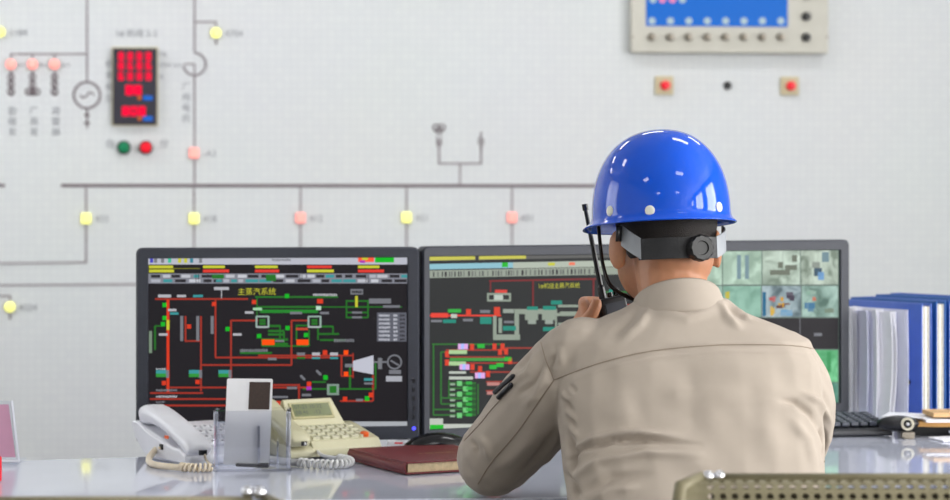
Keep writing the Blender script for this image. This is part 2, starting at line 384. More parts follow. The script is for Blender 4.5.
# digital display
t = thing('digital_display', W(135, 86), 'dark upright digital display with red number rows on the wall', 'display')
b = B(M['darkpanel']).box(W(135, 86.5, .012), (42.5/PPW, .024, 75/PPW), X=WU, Y=WN, Z=UPV); emit('housing', b, None, t, bevel=.002)
fl = B(M['plate']).box(W(135, 86.5, .003), (45/PPW, .006, 77.5/PPW), X=WU, Y=WN, Z=UPV); emit('trim_plate', fl, None, t)
RED = em((255, 0, 60), 1.15); RIM = em((215, 20, 70), .7); BLU = em((40, 120, 230), .8); ORG = em((240, 120, 50), .8)
segs = {'8': 'abcdefg', '0': 'abcdef', '1': 'bc', '7': 'abc', '5': 'acdfg', '3': 'abcdg', '6': 'acdefg', '4': 'bcfg', '2': 'abdeg', '9': 'abcdfg'}
def digit(mb, ch, x, y, w, h, th, m):
    S = dict(a=(x, y, x+w, y), d=(x, y+h, x+w, y+h), g=(x, y+h/2, x+w, y+h/2), f=(x, y, x, y+h/2), b=(x+w, y, x+w, y+h/2), e=(x, y+h/2, x, y+h), c=(x+w, y+h/2, x+w, y+h))
    for q in segs[ch]:
        x0, y0, x1, y1 = S[q]; a = W(x0+.8, y0, .0245); bb = W(x1+.8, y1, .0245); tt = (bb-a).normalized(); nn = tt.cross(WN)
        mb.box((a+bb)/2, ((bb-a).length+th/PPW*.5, .002, th/PPW), m, X=tt, Y=WN, Z=nn)
for r, (yy, s) in enumerate(((52.5, '8888'), (62, '8686'), (72.5, '6888'))):
    b = B(RED)
    for i, ch in enumerate(s): digit(b, ch, 118.4+i*9.1, yy+.6, 3.8, 6.4, 1.9, RED)
    emit('number_row', b, None, t)
b = B(RED)
for i, ch in enumerate('88'): digit(b, ch, 126+i*8.5, 86.5, 4.8, 7.2, 3.0, RED)
emit('number_row', b, None, t)
b = B(RED)
for i, ch in enumerate('808'): digit(b, ch, 122.5+i*8.2, 107.5, 4.6, 7.2, 2.7, RED)
emit('number_row', b, None, t)
for yy in (98, 118.5):
    emit('unit_light', B(BLU).box(W(148, yy, .0245), (9/PPW, .002, 4.6/PPW), BLU, X=WU, Y=WN, Z=UPV), None, t); emit('unit_light', B(ORG).box(W(139.5, yy, .0245), (3.4/PPW, .002, 3.4/PPW), ORG, X=WU, Y=WN, Z=UPV), None, t)
b = B(M['cap']); wtext(b, '1# 机组 2-2', 115, 36, 6); emit('caption', b, None, t)
b = B(M['cap'])
for j, ch in enumerate('频率电压'): wtext(b, ch, 105, 67+j*11.5, 6)
emit('caption', b, None, t)
for yy, s in ((56, 'Hz'), (67.5, 'MW kV'), (79, 'A')): b = B(M['cap']); wtext(b, s, 159, yy, 5); emit('caption', b, None, t)
def pushbutton(name, x, y, m, lab, cat='push button', plate=None, r=6.2, grp=None):
    t = thing(name, W(x, y), lab, cat, grp)
    if plate: emit('mounting_plate', B(M['plate']).box(W(x-1, y, .006), (plate/PPW, .012, plate/PPW), X=WU, Y=WN, Z=UPV), None, t, bevel=.002)
    else: emit('bezel_ring', B(M['darkpanel']).lathe(W(x, y, 0), WN, [(r*1.12/PPW, 0), (r*1.12/PPW, .008), (r*.9/PPW, .01)]), None, t)
    emit('button', B(m).lathe(W(x, y, .01 if plate else .004), WN, [(r*.88/PPW, 0), (r*.88/PPW, .02), (r*.6/PPW, .026), (0, .027)]), None, t, smooth=False)
    return t
t = pushbutton('push_button', 124, 147.5, M['green_btn'], 'round green push button under the digital display')
b = B(M['cap']); wtext(b, '合', 105, 147, 7); emit('caption', b, None, t)
t = pushbutton('push_button', 146, 147.5, M['red_btn'], 'round red push button under the digital display')
b = B(M['cap']); wtext(b, '分', 159, 147, 7); emit('caption', b, None, t)
pushbutton('alarm_button', 665, 85.5, M['red_btn'], 'red button on square tan plate above the blue helmet', plate=18.5, r=5.2)
pushbutton('alarm_button', 790.5, 86, M['red_btn'], 'red button on square tan plate below the control panel, right one', plate=18.5, r=5.2)
tag(emit('wall_knob', B(M['blackpl']).lathe(W(727.5, 85.5, 0), WN, [(4.2/PPW, 0), (4.2/PPW, .006), (3/PPW, .012), (0, .013)])), 'small black knob on the wall between two red buttons', 'knob')
# synchroniser panel
t = thing('instrument_cabinet', W(729, 0), 'grey framed control panel with blue screen and knobs high on the wall', 'control panel')
yc = -70
emit('panel_body', B(M['panelgrey']).box(W(729, (yc+54)/2, .025), (201/PPW, .05, (54-yc)/PPW), X=WU, Y=WN, Z=UPV), None, t, bevel=.005)
emit('panel_screen', B(M['panelblue']).box(W(717, (26.5-60)/2, .051), (144/PPW, .006, (26.5+60)/PPW), X=WU, Y=WN, Z=UPV), None, t)
dot = em((205, 230, 240), .75); pdot = em((255, 150, 200), .9)
for i in range(8):
    x = 652+i*18.4
    emit('screen_dot', B(dot).lathe(W(x, 21, .054), WN, [(3.6/PPW, 0), (3.6/PPW, .002)]), None, t)
    emit('selector_knob', B(M['knobgrey']).lathe(W(x-.5, 37, .05), WN, [(4/PPW, 0), (4/PPW, .008), (2.8/PPW, .02), (2.4/PPW, .03), (0, .031)]), None, t)
for i, (x, m) in enumerate(((653, dot), (662.5, pdot), (672.5, pdot), (682.5, dot))):
    emit('screen_dot', B(m).lathe(W(x, -.5, .054), WN, [(3.6/PPW, 0), (3.6/PPW, .002)]), None, t)
for y in (-5, 16.5, 37.5): emit('side_knob', B(M['blackpl'] if y > 0 else M['knobgrey']).lathe(W(806, y, .05), WN, [(4.4/PPW, 0), (4.4/PPW, .012), (3/PPW, .025), (0, .026)]), None, t)
for x in (632.5, 827): emit('screw', B(M['knobgrey']).lathe(W(x, 37, .05), WN, [(1.2/PPW, 0), (1.2/PPW, .002)]), None, t)

# ================================================================== DESK
t = thing('control_desk', (0, 4.5, 0), 'long control desk with glossy pale blue-grey worktop', 'desk')
TH = .035
poly = [(-1.6, 3.86), (2.2, 4.12), (2.2, 5.75), (.5, 5.55), (-.5, 5.10), (-.61, 4.60), (-.95, 4.505), (-1.6, 4.33)]
wt = B(M['worktop']).prism([(x, y, DESKZ-TH) for x, y in poly], (0, 0, TH))
emit('worktop', wt, None, t, bevel=.004)
emit('front_panel', B(M['deskside']).prism([(x, y+.22, .04) for x, y in ((-1.5, 3.95), (2.1, 4.2), (2.1, 4.24), (-1.5, 3.99))], (0, 0, DESKZ-TH-.04)), None, t)
for x, y0, y1 in ((-1.5, 3.93, 4.30), (2.1, 4.17, 5.6)):
    emit('side_panel', B(M['deskside']).box((x, (y0+y1)/2, (DESKZ-TH)/2), (.03, y1-y0, DESKZ-TH)), None, t)

# ================================================================== MONITORS
def rect_on(mb, fr, x0, y0, x1, y1, m, layer):
    o, n = fr; q = [ray_plane(x, y, o+n*(.0006+layer*.00004), n) for x, y in ((x0, y1), (x1, y1), (x1, y0), (x0, y0))]
    mb.add(q, [(0, 1, 2, 3)], m)
def monitor(L, R, zt, zb, bz, label, draw, leds=0):
    L = Vector((L[0], L[1], 0)); R = Vector((R[0], R[1], 0)); u = (R-L).normalized(); w = (R-L).length
    n = Vector((u.y, -u.x, 0)); z = Vector((0, 0, 1)); mid = (L+R)/2
    bt, bs, bb = bz
    t = thing('monitor', (mid.x-n.x*.09, mid.y-n.y*.09, DESKZ), label, 'monitor')
    hw = w/2; O = mid
    def p(a, h, d): return O+u*a+z*h+n*d
    # case: front ring, sides, tapered back
    def rect(ins, d, zz0, zz1, r=.012):
        pts = []
        a0, a1, h0, h1 = -hw+ins, hw-ins, zz0, zz1
        for cx, cz, s in ((a1-r, h1-r, 0), (a0+r, h1-r, 1), (a0+r, h0+r, 2), (a1-r, h0+r, 3)):
            for k in range(5):
                q = PI/2*(s+k/4); pts.append(p(cx+r*math.cos(q), cz+r*math.sin(q), d))
        return pts
    b = B(M['bezel'])
    inner = lambda ins_s, top, bot, d, r: rect(ins_s, d, zb+bot, zt-top, r)
    b.loft([inner(bs+.002, bt+.002, bb+.002, -.007, .001), inner(bs, bt, bb, .0, .001), rect(.003, 0, zb+.003, zt-.003, .009), rect(0, -.004, zb, zt), rect(0, -.03, zb, zt), rect(.03, -.05, zb+.03, zt-.03), rect(.10, -.07, zb+.08, zt-.08)], cap=False)
    b.add(rect(.10, -.07, zb+.08, zt-.08), [list(range(20))])
    emit('case', b, None, t, smooth=False)
    s = B(em((62, 60, 66), .62)) if False else B(draw.bg)
    fo = O-n*.006
    sc = [p(-hw+bs, zb+bb, -.006), p(hw-bs, zb+bb, -.006), p(hw-bs, zt-bt, -.006), p(-hw+bs, zt-bt, -.006)]
    s.add(sc, [(0, 1, 2, 3)], draw.bg)
    draw(s, (fo, n), u)
    emit('screen', s, None, t, fixn=False)
    st = B(M['bezel2']).box(p(0, (zb+zt)/2-.06, -.10), (.09, .035, (zt-zb)*.6), X=u, Y=n)
    st.box(p(0, (DESKZ+zb+.12)/2, -.125), (.08, .03, zb+.12-DESKZ), X=u, Y=n)
    emit('stand', st, None, t, bevel=.004)
    emit('stand_base', B(M['bezel2']).box(p(0, DESKZ+.007, -.12), (.26, .2, .014), X=u, Y=n), None, t, bevel=.005)
    # controls
    for k in range(leds): emit('menu_button', B(M['blackpl']).box(p(hw-bs*.5, zb+.045+k*.018, .0005), (.004, .002, .008), X=u, Y=n), None, t)
    if leds: emit('power_light', B(M['led']).lathe(p(hw-bs*.5, zb+.022, 0), n, [(.0038, 0), (.003, .0015), (0, .0018)]), None, t)
    return t
R_ = em((178, 58, 44), .8); RB = em((228, 62, 34), .88); G_ = em((44, 130, 44), .75); GB = em((20, 196, 40), .85); WT = em((205, 205, 212), .75); GY = em((140, 142, 150), .7)
YL = em((214, 214, 60), .85); CY = em((70, 170, 175), .75); BAR = em((190, 192, 200), .8); DK = em((58, 56, 62), .6); TEAL = em((20, 150, 130), .8); PALE = em((208, 216, 205), .8); MAG = em((190, 60, 200), .8)
DY = em((150, 150, 40), .7); ORR = em((255, 80, 10), 1.0); CYL = em((150, 205, 220), .85)
def hl(s, f, x0, x1, y, w=1.5, m=None, l=2): rect_on(s, f, x0, y-w/2, x1, y+w/2, m, l)
def vl(s, f, x, y0, y1, w=1.5, m=None, l=2): rect_on(s, f, x-w/2, y0, x+w/2, y1, m, l)
def scribble(s, f, x0, x1, y, h, m, l=4):      # a row of tiny characters
    x = x0
    while x < x1:
        w = random.uniform(.9, 2.0); rect_on(s, f, x, y-h/2+random.uniform(0, .5), min(x+w, x1), y+h/2-random.uniform(0, .5), m, l); x += w+.45
def draw_left(s, f, u):
    bg = s
    r = lambda a, b, c, d, m, l=1: rect_on(s, f, a, b, c, d, m, l)
    r(147.5, 256.8, 409, 264.5, em((200, 202, 214), .85))
    for x, m in ((150, em((70, 70, 190))), (154, GY), (161, GY), (168, em((60, 190, 150))), (178, YL), (184, YL), (190, em((50, 130, 150))), (199, GY)): r(x, 258.5, x+3.2, 262.8, m, 2)
    scribble(s, f, 272, 291, 260, 2.5, GY, 2)
    r(358, 257.5, 374, 262, em((255, 90, 60)), 2); r(362, 257.5, 368, 260, YL, 3); r(375, 257.5, 394, 262.5, GB, 2); r(360, 260.5, 365, 263, MAG, 3)
    hl(s, f, 148, 200, 268.5, .7, DY)
    for x in (149, 203, 255, 307, 358): r(x, 265.5, x+random.uniform(20, 26), 268.2, YL if x != 307 else em((225, 60, 50)), 2); r(x, 269.5, x+random.uniform(22, 29), 272.4, em((225, 60, 50)) if x not in (149, 307) else YL, 2)
    r(148, 273.5, 408, 283.5, em((150, 152, 164), .75))
    for y in (276.2, 280.8):
        x = 151
        while x < 402:
            w = random.uniform(5, 13); r(x, y-1.5, x+w, y+1.5, random.choice([em((190, 192, 200)), em((175, 178, 188)), DK, DK, CY, em((200, 202, 210))]), 2); x += w+random.uniform(1, 3.5)
    r(212, 274.5, 224, 278.5, G_, 3); r(266, 274.5, 276, 281, G_, 3); r(146+70, 279.5, 222, 282, CY, 3)
    for x in (196, 198.5, 208, 300, 302, 366, 368): vl(s, f, x, 274, 283, .6, DK, 3)
    # steam mains
    hl(s, f, 155, 248, 299, 1.8, R_); hl(s, f, 158, 171, 296, 3, WT); hl(s, f, 177, 186, 296, 2.4, WT); hl(s, f, 193, 203, 296, 2.4, CY); hl(s, f, 214, 229, 288.5, 3, WT); vl(s, f, 221.5, 290, 299, 1, WT)
    vl(s, f, 168, 299, 392, 2.8, RB); vl(s, f, 168, 320, 330, 3, YL, 3)
    vl(s, f, 215.5, 299, 357, 1.8, R_); hl(s, f, 215, 330, 357.5, 1.8, R_)
    vl(s, f, 231, 320, 392, 1.8, R_); hl(s, f, 231, 258, 320.5, 1.8, R_)
    vl(s, f, 201, 316, 391, 1.8, R_); vl(s, f, 185.5, 316, 342, 1.8, R_); hl(s, f, 185.5, 201, 341, 1.6, R_)
    hl(s, f, 201, 292, 365, 1.8, R_); vl(s, f, 291.5, 320.5, 365, 1.8, R_); hl(s, f, 291, 308, 320.5, 1.6, R_)
    for x in (182, 198, 212.5): r(x-1.8, 316, x+1.2, 341 if x != 212.5 else 334, GY, 2)
    r(149, 331, 152, 353, em((120, 140, 120)), 2); vl(s, f, 155, 326, 350, 1.8, G_); hl(s, f, 155, 165, 326, 1.4, G_)
    for x, y, m in ((164.5, 305, GB), (164.5, 318, GB), (163, 324, GB), (214, 304, RB), (189, 326.5, RB), (227.5, 329, GB), (254, 302, RB), (287, 296, GB), (164, 383, RB), (197.5, 382, RB), (287.5, 328, GB), (306, 335, GB), (259, 336, GB)): r(x-2.1, y-2.1, x+2.1, y+2.1, m, 4)
    for x, y, m in ((172, 310, WT), (174, 313.5, CY), (163, 334.5, WT), (237, 334.5, WT), (249, 312.5, WT), (272, 359, GY)): hl(s, f, x-4, x+4.5, y, 2.4, m, 4)
    for x in (160, 193, 222.5):
        r(x-4, 370, x+6, 373.5, CY, 3); r(x-4, 373.5, x+6, 377, em((50, 150, 60)), 3); r(x+6, 370, x+9, 378, GY, 3)
    scribble(s, f, 156, 166, 369, 2, WT)
    hl(s, f, 166, 310, 387.5, 1.7, R_); hl(s, f, 150, 203, 393, 1.7, R_); hl(s, f, 150, 240, 399, 1.8, R_); hl(s, f, 150, 240, 405.5, 1.9, R_)
    scribble(s, f, 156, 177, 390.3, 2.6, GY); scribble(s, f, 156, 177, 396.6, 2.6, WT); scribble(s, f, 156, 165, 402, 2, GY)
    vl(s, f, 299, 384, 402, 1.8, R_); hl(s, f, 270, 299, 385, 1.8, R_); hl(s, f, 270, 283, 404, 6, em((205, 60, 40)), 3); hl(s, f, 287, 297, 388, 2.4, GY, 4); r(284, 401, 288, 408, RB, 4); hl(s, f, 272, 288, 397, 2, GY, 4)
    # green header pipes
    hl(s, f, 255, 338, 297, 1.8, G_); hl(s, f, 256, 318, 307, 2.0, G_); hl(s, f, 318, 402, 307, 1.2, G_); hl(s, f, 260, 318, 311.3, 3.2, em((40, 150, 50), .8)); vl(s, f, 257, 297, 316, 1.2, G_)
    scribble(s, f, 313, 337, 294.8, 2.8, WT); r(317, 299, 323, 303.5, RB, 4); r(316, 306, 321, 310, em((190, 220, 200)), 4); hl(s, f, 290, 302, 313, 2.4, GY, 4); hl(s, f, 320, 329, 313, 2.4, GY, 4); hl(s, f, 253, 262, 309, 2.6, em((160, 210, 170)), 4)
    for x0 in (256.5, 308.5):
        for a in (0, 12): vl(s, f, x0+a, 316, 327.5, 1.8, em((150, 175, 165)), 4)
        hl(s, f, x0, x0+12, 316.5, 1.6, em((150, 175, 165)), 4); hl(s, f, x0, x0+12, 327, 1.8, em((170, 180, 180)), 4); r(x0+3, 319, x0+9, 325, G_, 3); hl(s, f, x0+3, x0+9, 322, .6, DK, 4)
    for y, a, b_ in ((326, 268, 280), (331, 268, 284), (334.5, 268, 284), (339.5, 262, 288), (344, 262, 288)): hl(s, f, a, b_, y, 2.2, G_, 2)
    vl(s, f, 280, 325, 340, 1.6, G_); vl(s, f, 284, 331, 345, 1.6, G_)
    for y, a, b_ in ((326.5, 320, 333), (334, 318, 339), (340, 320, 345)): hl(s, f, a, b_, y, 1.8, G_, 2)
    vl(s, f, 333, 326, 334, 1.6, G_); vl(s, f, 318, 327, 340, 1.6, G_); vl(s, f, 296.5, 325, 340, 1.6, G_); hl(s, f, 296, 309, 325.5, 1.6, G_); hl(s, f, 262, 309, 346, 1.6, G_); vl(s, f, 262, 338, 346, 1.6, G_); vl(s, f, 309, 330, 346, 1.6, G_)
    r(262, 339.5, 274.5, 345, ORR, 5); r(296.5, 339.5, 308.5, 345, ORR, 5); hl(s, f, 296, 308, 329, 2.4, em((190, 70, 50)), 4)
    scribble(s, f, 334, 354, 340.5, 3.4, GY); scribble(s, f, 240, 268, 350.5, 3.2, GY); hl(s, f, 240, 272, 353, 2, G_, 3); hl(s, f, 275, 284, 341, 2, GY, 4)
    # small network right
    for y in (301, 307, 312.5, 317.5): hl(s, f, 346, 368, y, 1.5, G_)
    vl(s, f, 346.5, 300, 318, 1.5, G_); vl(s, f, 368, 300, 318, 1.5, G_); vl(s, f, 356.5, 296, 307, 2.6, YL, 4); r(350.5, 289, 363, 294.6, GY, 3); scribble(s, f, 352, 362, 292, 3, DK, 5); r(369, 298.5, 391, 303.5, GY, 3); hl(s, f, 383, 400, 306.5, 2.4, GY, 4); hl(s, f, 352, 362, 312.5, 2, GY, 4); hl(s, f, 352, 362, 317.3, 2, GY, 4)
    # table
    r(377, 312.5, 406.5, 341.5, em((112, 114, 126), .7), 2)
    for i in range(7): scribble(s, f, 379, 390, 315.5+i*4, 2.5, em((190, 192, 202)), 4); scribble(s, f, 393.5, 397.5, 315.5+i*4, 2.5, em((190, 192, 202)), 4); scribble(s, f, 400, 405, 315.5+i*4, 2.4, DK, 4)
    # turbine
    q = [ray_plane(x, y, f[0]+f[1]*.0009, f[1]) for x, y in ((353, 370.5), (373.5, 374.5), (373.5, 355.2), (353, 361))]
    s.add(q, [(0, 1, 2, 3)], em((206, 208, 222), .85))
    hl(s, f, 345, 353, 365.5, 3.4, GY, 3); vl(s, f, 380, 358, 369, 4.2, em((120, 122, 128)), 3); hl(s, f, 373, 388, 362, 1.6, GY, 3)
    cx, cy = 394.5, 362
    for k in range(20):
        a0, a1 = 2*PI*k/20, 2*PI*(k+1)/20
        qq = [ray_plane(cx+rr*math.cos(a), cy+rr*math.sin(a), f[0]+f[1]*.0008, f[1]) for rr, a in ((6, a0), (7.6, a0), (7.6, a1), (6, a1))]
        s.add(qq, [(0, 1, 2, 3)], GY)
    for k in range(6): r(390.5+k*1.4, 360+k*.8, 392+k*1.4, 361.8+k*.8, GY, 4)
    hl(s, f, 389, 401, 372, 4, GY, 3); r(386, 376, 402, 381.5, em((170, 172, 180)), 3); hl(s, f, 364, 373, 379.5, 2.6, CY, 3); hl(s, f, 364, 373, 383.5, 2, GY, 3)
    hl(s, f, 258, 353, 355.5, 1.6, R_); vl(s, f, 341.5, 356, 376, 1.8, R_); hl(s, f, 341, 353, 376, 1.6, R_); vl(s, f, 353, 353, 378, 1.4, R_)
    for x, y, m in ((325, 352.5, RB), (346, 352.5, ORR), (346, 374, ORR), (345, 399, RB), (309, 384, RB), (325.5, 377.5, GB), (367, 398.5, GB), (371, 395, RB)): r(x-2.2, y-2.3, x+2.2, y+2.3, m, 4)
    for x in (301, 316, 334): hl(s, f, x-4, x+4, 354, 3, WT if x > 305 else GY, 4); hl(s, f, x-4, x+4, 358, 2, CY if x > 305 else G_, 4)
    vl(s, f, 350, 366, 389, 2, G_); hl(s, f, 303, 375, 389, 1.6, G_); vl(s, f, 375.5, 363, 389, 1.6, G_); vl(s, f, 373, 375, 401, 2, R_); hl(s, f, 340, 373, 401, 1.8, R_)
    r(327, 384, 339, 395, em((130, 150, 140)), 3); r(329.5, 386, 336.5, 393, G_, 4); r(306.5, 386.5, 311.5, 390, MAG, 4); hl(s, f, 312, 326, 382, 1.6, G_, 3); hl(s, f, 302, 311, 395, 2.4, GY, 4); hl(s, f, 356, 363, 400, 2.4, GY, 4)
    for k in range(4): r(316+k, 370+k*1.1, 318.4+k, 372+k*1.1, GY, 4); r(300+k, 375+k*1.1, 302.4+k, 377+k*1.1, GY, 4)
    # bottom bar
    r(147.5, 421.5, 409, 429.5, em((188, 192, 198), .8), 1); r(371, 427.5, 380.5, 430, GB, 3)
    s.text('主蒸汽系统', ray_plane(237.5, 294.5, f[0]+f[1]*.001, f[1]), u, UPV, 5.6/512, YL)
draw_left.bg = em((44, 41, 46), .6)  # grey glow carries the haze reflected on the dark screen
def draw_mid(s, f, u):
    r = lambda a, b, c, d, m, l=1: rect_on(s, f, a, b, c, d, m, l)
    T = lambda x, y: y-(x-430)*.0195        # rows climb slightly to the right
    def bar(x0, x1, y0, y1, m, l=1):
        q = [ray_plane(x, y, f[0]+f[1]*(.0006+l*.00004), f[1]) for x, y in ((x0, T(x0, y1)), (x1, T(x1, y1)), (x1, T(x1, y0)), (x0, T(x0, y0)))]
        s.add(q, [(0, 1, 2, 3)], m)
    bar(429.5, 664, 256, 261, em((110, 110, 108), .7)); bar(429.5, 475, 256.5, 260.5, em((200, 196, 80)), 2); bar(479, 526, 256.5, 260.5, em((200, 196, 80)), 2); bar(476, 478, 255.5, 261, DK, 3)
    bar(429.5, 513, 264, 269.5, CYL, 2); bar(513, 664, 264, 270, em((190, 200, 185), .85), 2); bar(502, 508, 264, 268.5, GB, 3); bar(548, 555, 265, 268, YL, 3); bar(569, 575, 265, 268, em((240, 120, 90)), 3)
    bar(429.5, 664, 270.5, 278, em((170, 180, 165), .75), 2)
    x = 433
    while x < 600:
        w = random.uniform(1, 2.2); bar(x, x+w, 272, 277, random.choice([DK, em((110, 115, 110)), em((90, 95, 92))]), 4); x += w+random.uniform(.8, 4)
    DR = em((140, 36, 40), .75); PG = em((165, 178, 162), .75)
    bar(489, 596, 281.3, 283, DR, 3); vl(s, f, 490.5, 280.5, 292, 1.4, DR, 3); vl(s, f, 533, 280, 306, 1.6, DR, 3); vl(s, f, 593.5, 279, 300, 1.6, DR, 3)
    hl(s, f, 495, 507, 291.3, 3, em((220, 60, 50)), 4)
    for x0, x1, y0, y1 in ((487, 511, 293, 295), (487, 511, 299.5, 301.5), (487, 489, 293, 301.5), (509, 511, 293, 301.5)): r(x0, y0, x1, y1, PG, 4)
    r(494, 295, 503, 300, em((190, 200, 190)), 4)
    s.text('1#机组主蒸汽系统', ray_plane(538, 288.2, f[0]+f[1]*.001, f[1]), u, UPV, 4.2/490, YL)
    hl(s, f, 430, 501, 315.5, 1.6, em((230, 60, 44)), 3); r(431, 313, 448, 317.5, em((230, 60, 44)), 4); r(448, 309, 461, 312.5, GB if False else em((40, 170, 60)), 4)
    r(466, 309, 471, 316, RB, 4); r(494, 307, 500, 316, RB, 5); r(451, 314, 457, 318, PALE, 5); hl(s, f, 431, 442, 321, 2.4, GY, 4); r(443, 319.5, 456, 323, TEAL, 4); hl(s, f, 463, 473, 320, 2.6, GY, 4); hl(s, f, 480, 490, 311.5, 3, GY, 4); r(480, 317, 491.5, 324, TEAL, 4)
    for x0, y0, x1, y1 in ((493, 316, 496.5, 340), (498.5, 318, 502, 333), (493, 334.5, 520, 340), (514.5, 310, 519, 340), (514.5, 309, 557, 314), (556, 313, 580, 316)): r(x0, y0, x1, y1, PG, 4)
    for x in (532, 549): r(x-7, 314, x+6, 320, PG, 4); r(x-4, 320, x+4, 324, em((150, 160, 150)), 4)
    for a, b_, c, d in ((527, 306.5, 538, 310), (543, 306, 556, 310), (551, 300.5, 562, 304.5), (586, 299, 596, 303), (503, 326, 516, 330.5), (543, 327, 555, 331)): r(a, b_, c, d, TEAL, 6)
    hl(s, f, 503, 514, 311, 4, em((150, 160, 150)), 4); hl(s, f, 504, 514, 322, 2.4, GY, 4); r(575, 316, 580.5, 321, RB, 5); hl(s, f, 560, 586, 313, 3, PG, 4); hl(s, f, 558, 570, 324, 2.4, PG, 4); hl(s, f, 558, 580, 306, 2.4, PG, 4)
    vl(s, f, 556, 314, 330, 1.8, PG, 4)
    for y in (292, 305, 319, 333): hl(s, f, 600, 655, y, 1.6, G_ if y != 305 else R_, 3)
    for x, y in ((612, 292), (640, 305), (622, 319), (648, 333)): r(x-3, y-2.5, x+3, y+2.5, TEAL if y != 305 else RB, 5)
    vl(s, f, 655, 292, 400, 1.6, G_, 3); hl(s, f, 560, 655, 400, 1.6, G_, 3); hl(s, f, 545, 640, 372, 1.6, R_, 3)
    for x in (565, 590, 615, 640): r(x-5, 380, x+5, 390, PG, 4); vl(s, f, x, 390, 400, 1.2, G_, 3); hl(s, f, x-5, x+5, 365, 2.6, GY, 4)
    # lower piping
    hl(s, f, 432, 505, 344.2, 1.4, G_); vl(s, f, 433.5, 344, 415, 1.4, G_); vl(s, f, 441, 352, 404, 1.6, G_); hl(s, f, 441, 450, 352, 1.4, G_)
    hl(s, f, 446, 505, 350, 1.4, R_, 3); hl(s, f, 446, 505, 357, 1.4, R_, 3); hl(s, f, 446, 520, 363, 1.4, R_, 3); hl(s, f, 470, 530, 372, 1.4, R_, 3); hl(s, f, 505, 540, 348, 1.4, R_, 3)
    hl(s, f, 450, 510, 359.5, 3, em((60, 150, 60)), 3); r(449, 350, 467, 354, em((170, 205, 150)), 4); r(449, 361.5, 466, 365.5, em((170, 205, 150)), 4)
    for x, y in ((447, 354), (447, 362.5), (472, 347), (494.5, 346.5), (502.5, 346.5), (472.5, 367), (480, 369), (506, 351.5), (488, 374), (510, 361), (500, 352)): r(x-2, y-3, x+2, y+3, RB, 5)
    for x, y in ((463, 346.5), (464.5, 367), (480, 375.5)): r(x-5, y-2.8, x+5, y+2.8, em((226, 170, 230)), 6); r(x-2, y-2.8, x+1, y+2.8, em((170, 190, 255)), 7)
    for x, y in ((481, 346), (493, 367), (508, 359), (500, 365), (518, 370)): r(x-3.6, y-2, x+3.6, y+2, em((30, 180, 50)), 5)
    hl(s, f, 449, 466, 372.5, 2.4, PALE, 4); hl(s, f, 449, 473, 378, 3, PALE, 4)
    for i in range(7):
        y = 383+i*5.3; hl(s, f, 450, 476, y, 1.4, G_, 3); hl(s, f, 450, 455, y+1.3, 2, em((150, 170, 150)), 4); r(457+(i % 2)*6, y-2, 462+(i % 2)*6, y+3, em((110, 200, 120)), 4); r(466, y-1.5, 472, y+1.5, em((40, 170, 60)), 4)
    vl(s, f, 449, 380, 398, 1.4, G_); vl(s, f, 478, 384, 414, 1.4, G_); r(462, 383, 476, 416, em((24, 92, 34), .7), 2); hl(s, f, 433, 462, 415, 1.4, G_); hl(s, f, 441, 462, 404, 1.4, G_); hl(s, f, 433, 462, 409.5, 1.4, G_); hl(s, f, 441, 462, 398, 1.4, G_)
    for y in (384, 393): hl(s, f, 487, 500, y, 3.2, em((190, 130, 125)), 4); hl(s, f, 486, 520, y-2.3, 1.3, R_, 3)
    r(429.5, 418.5, 443, 424, PALE, 2); r(429.5, 424, 480, 431, em((206, 212, 202), .85), 2); r(430, 424.7, 443.5, 430.4, GB, 4); bar(480, 664, 427, 433, em((200, 206, 198), .8), 1)
draw_mid.bg = em((42, 45, 46), .6)  # reflected haze of the screen is put into this dark grey glow
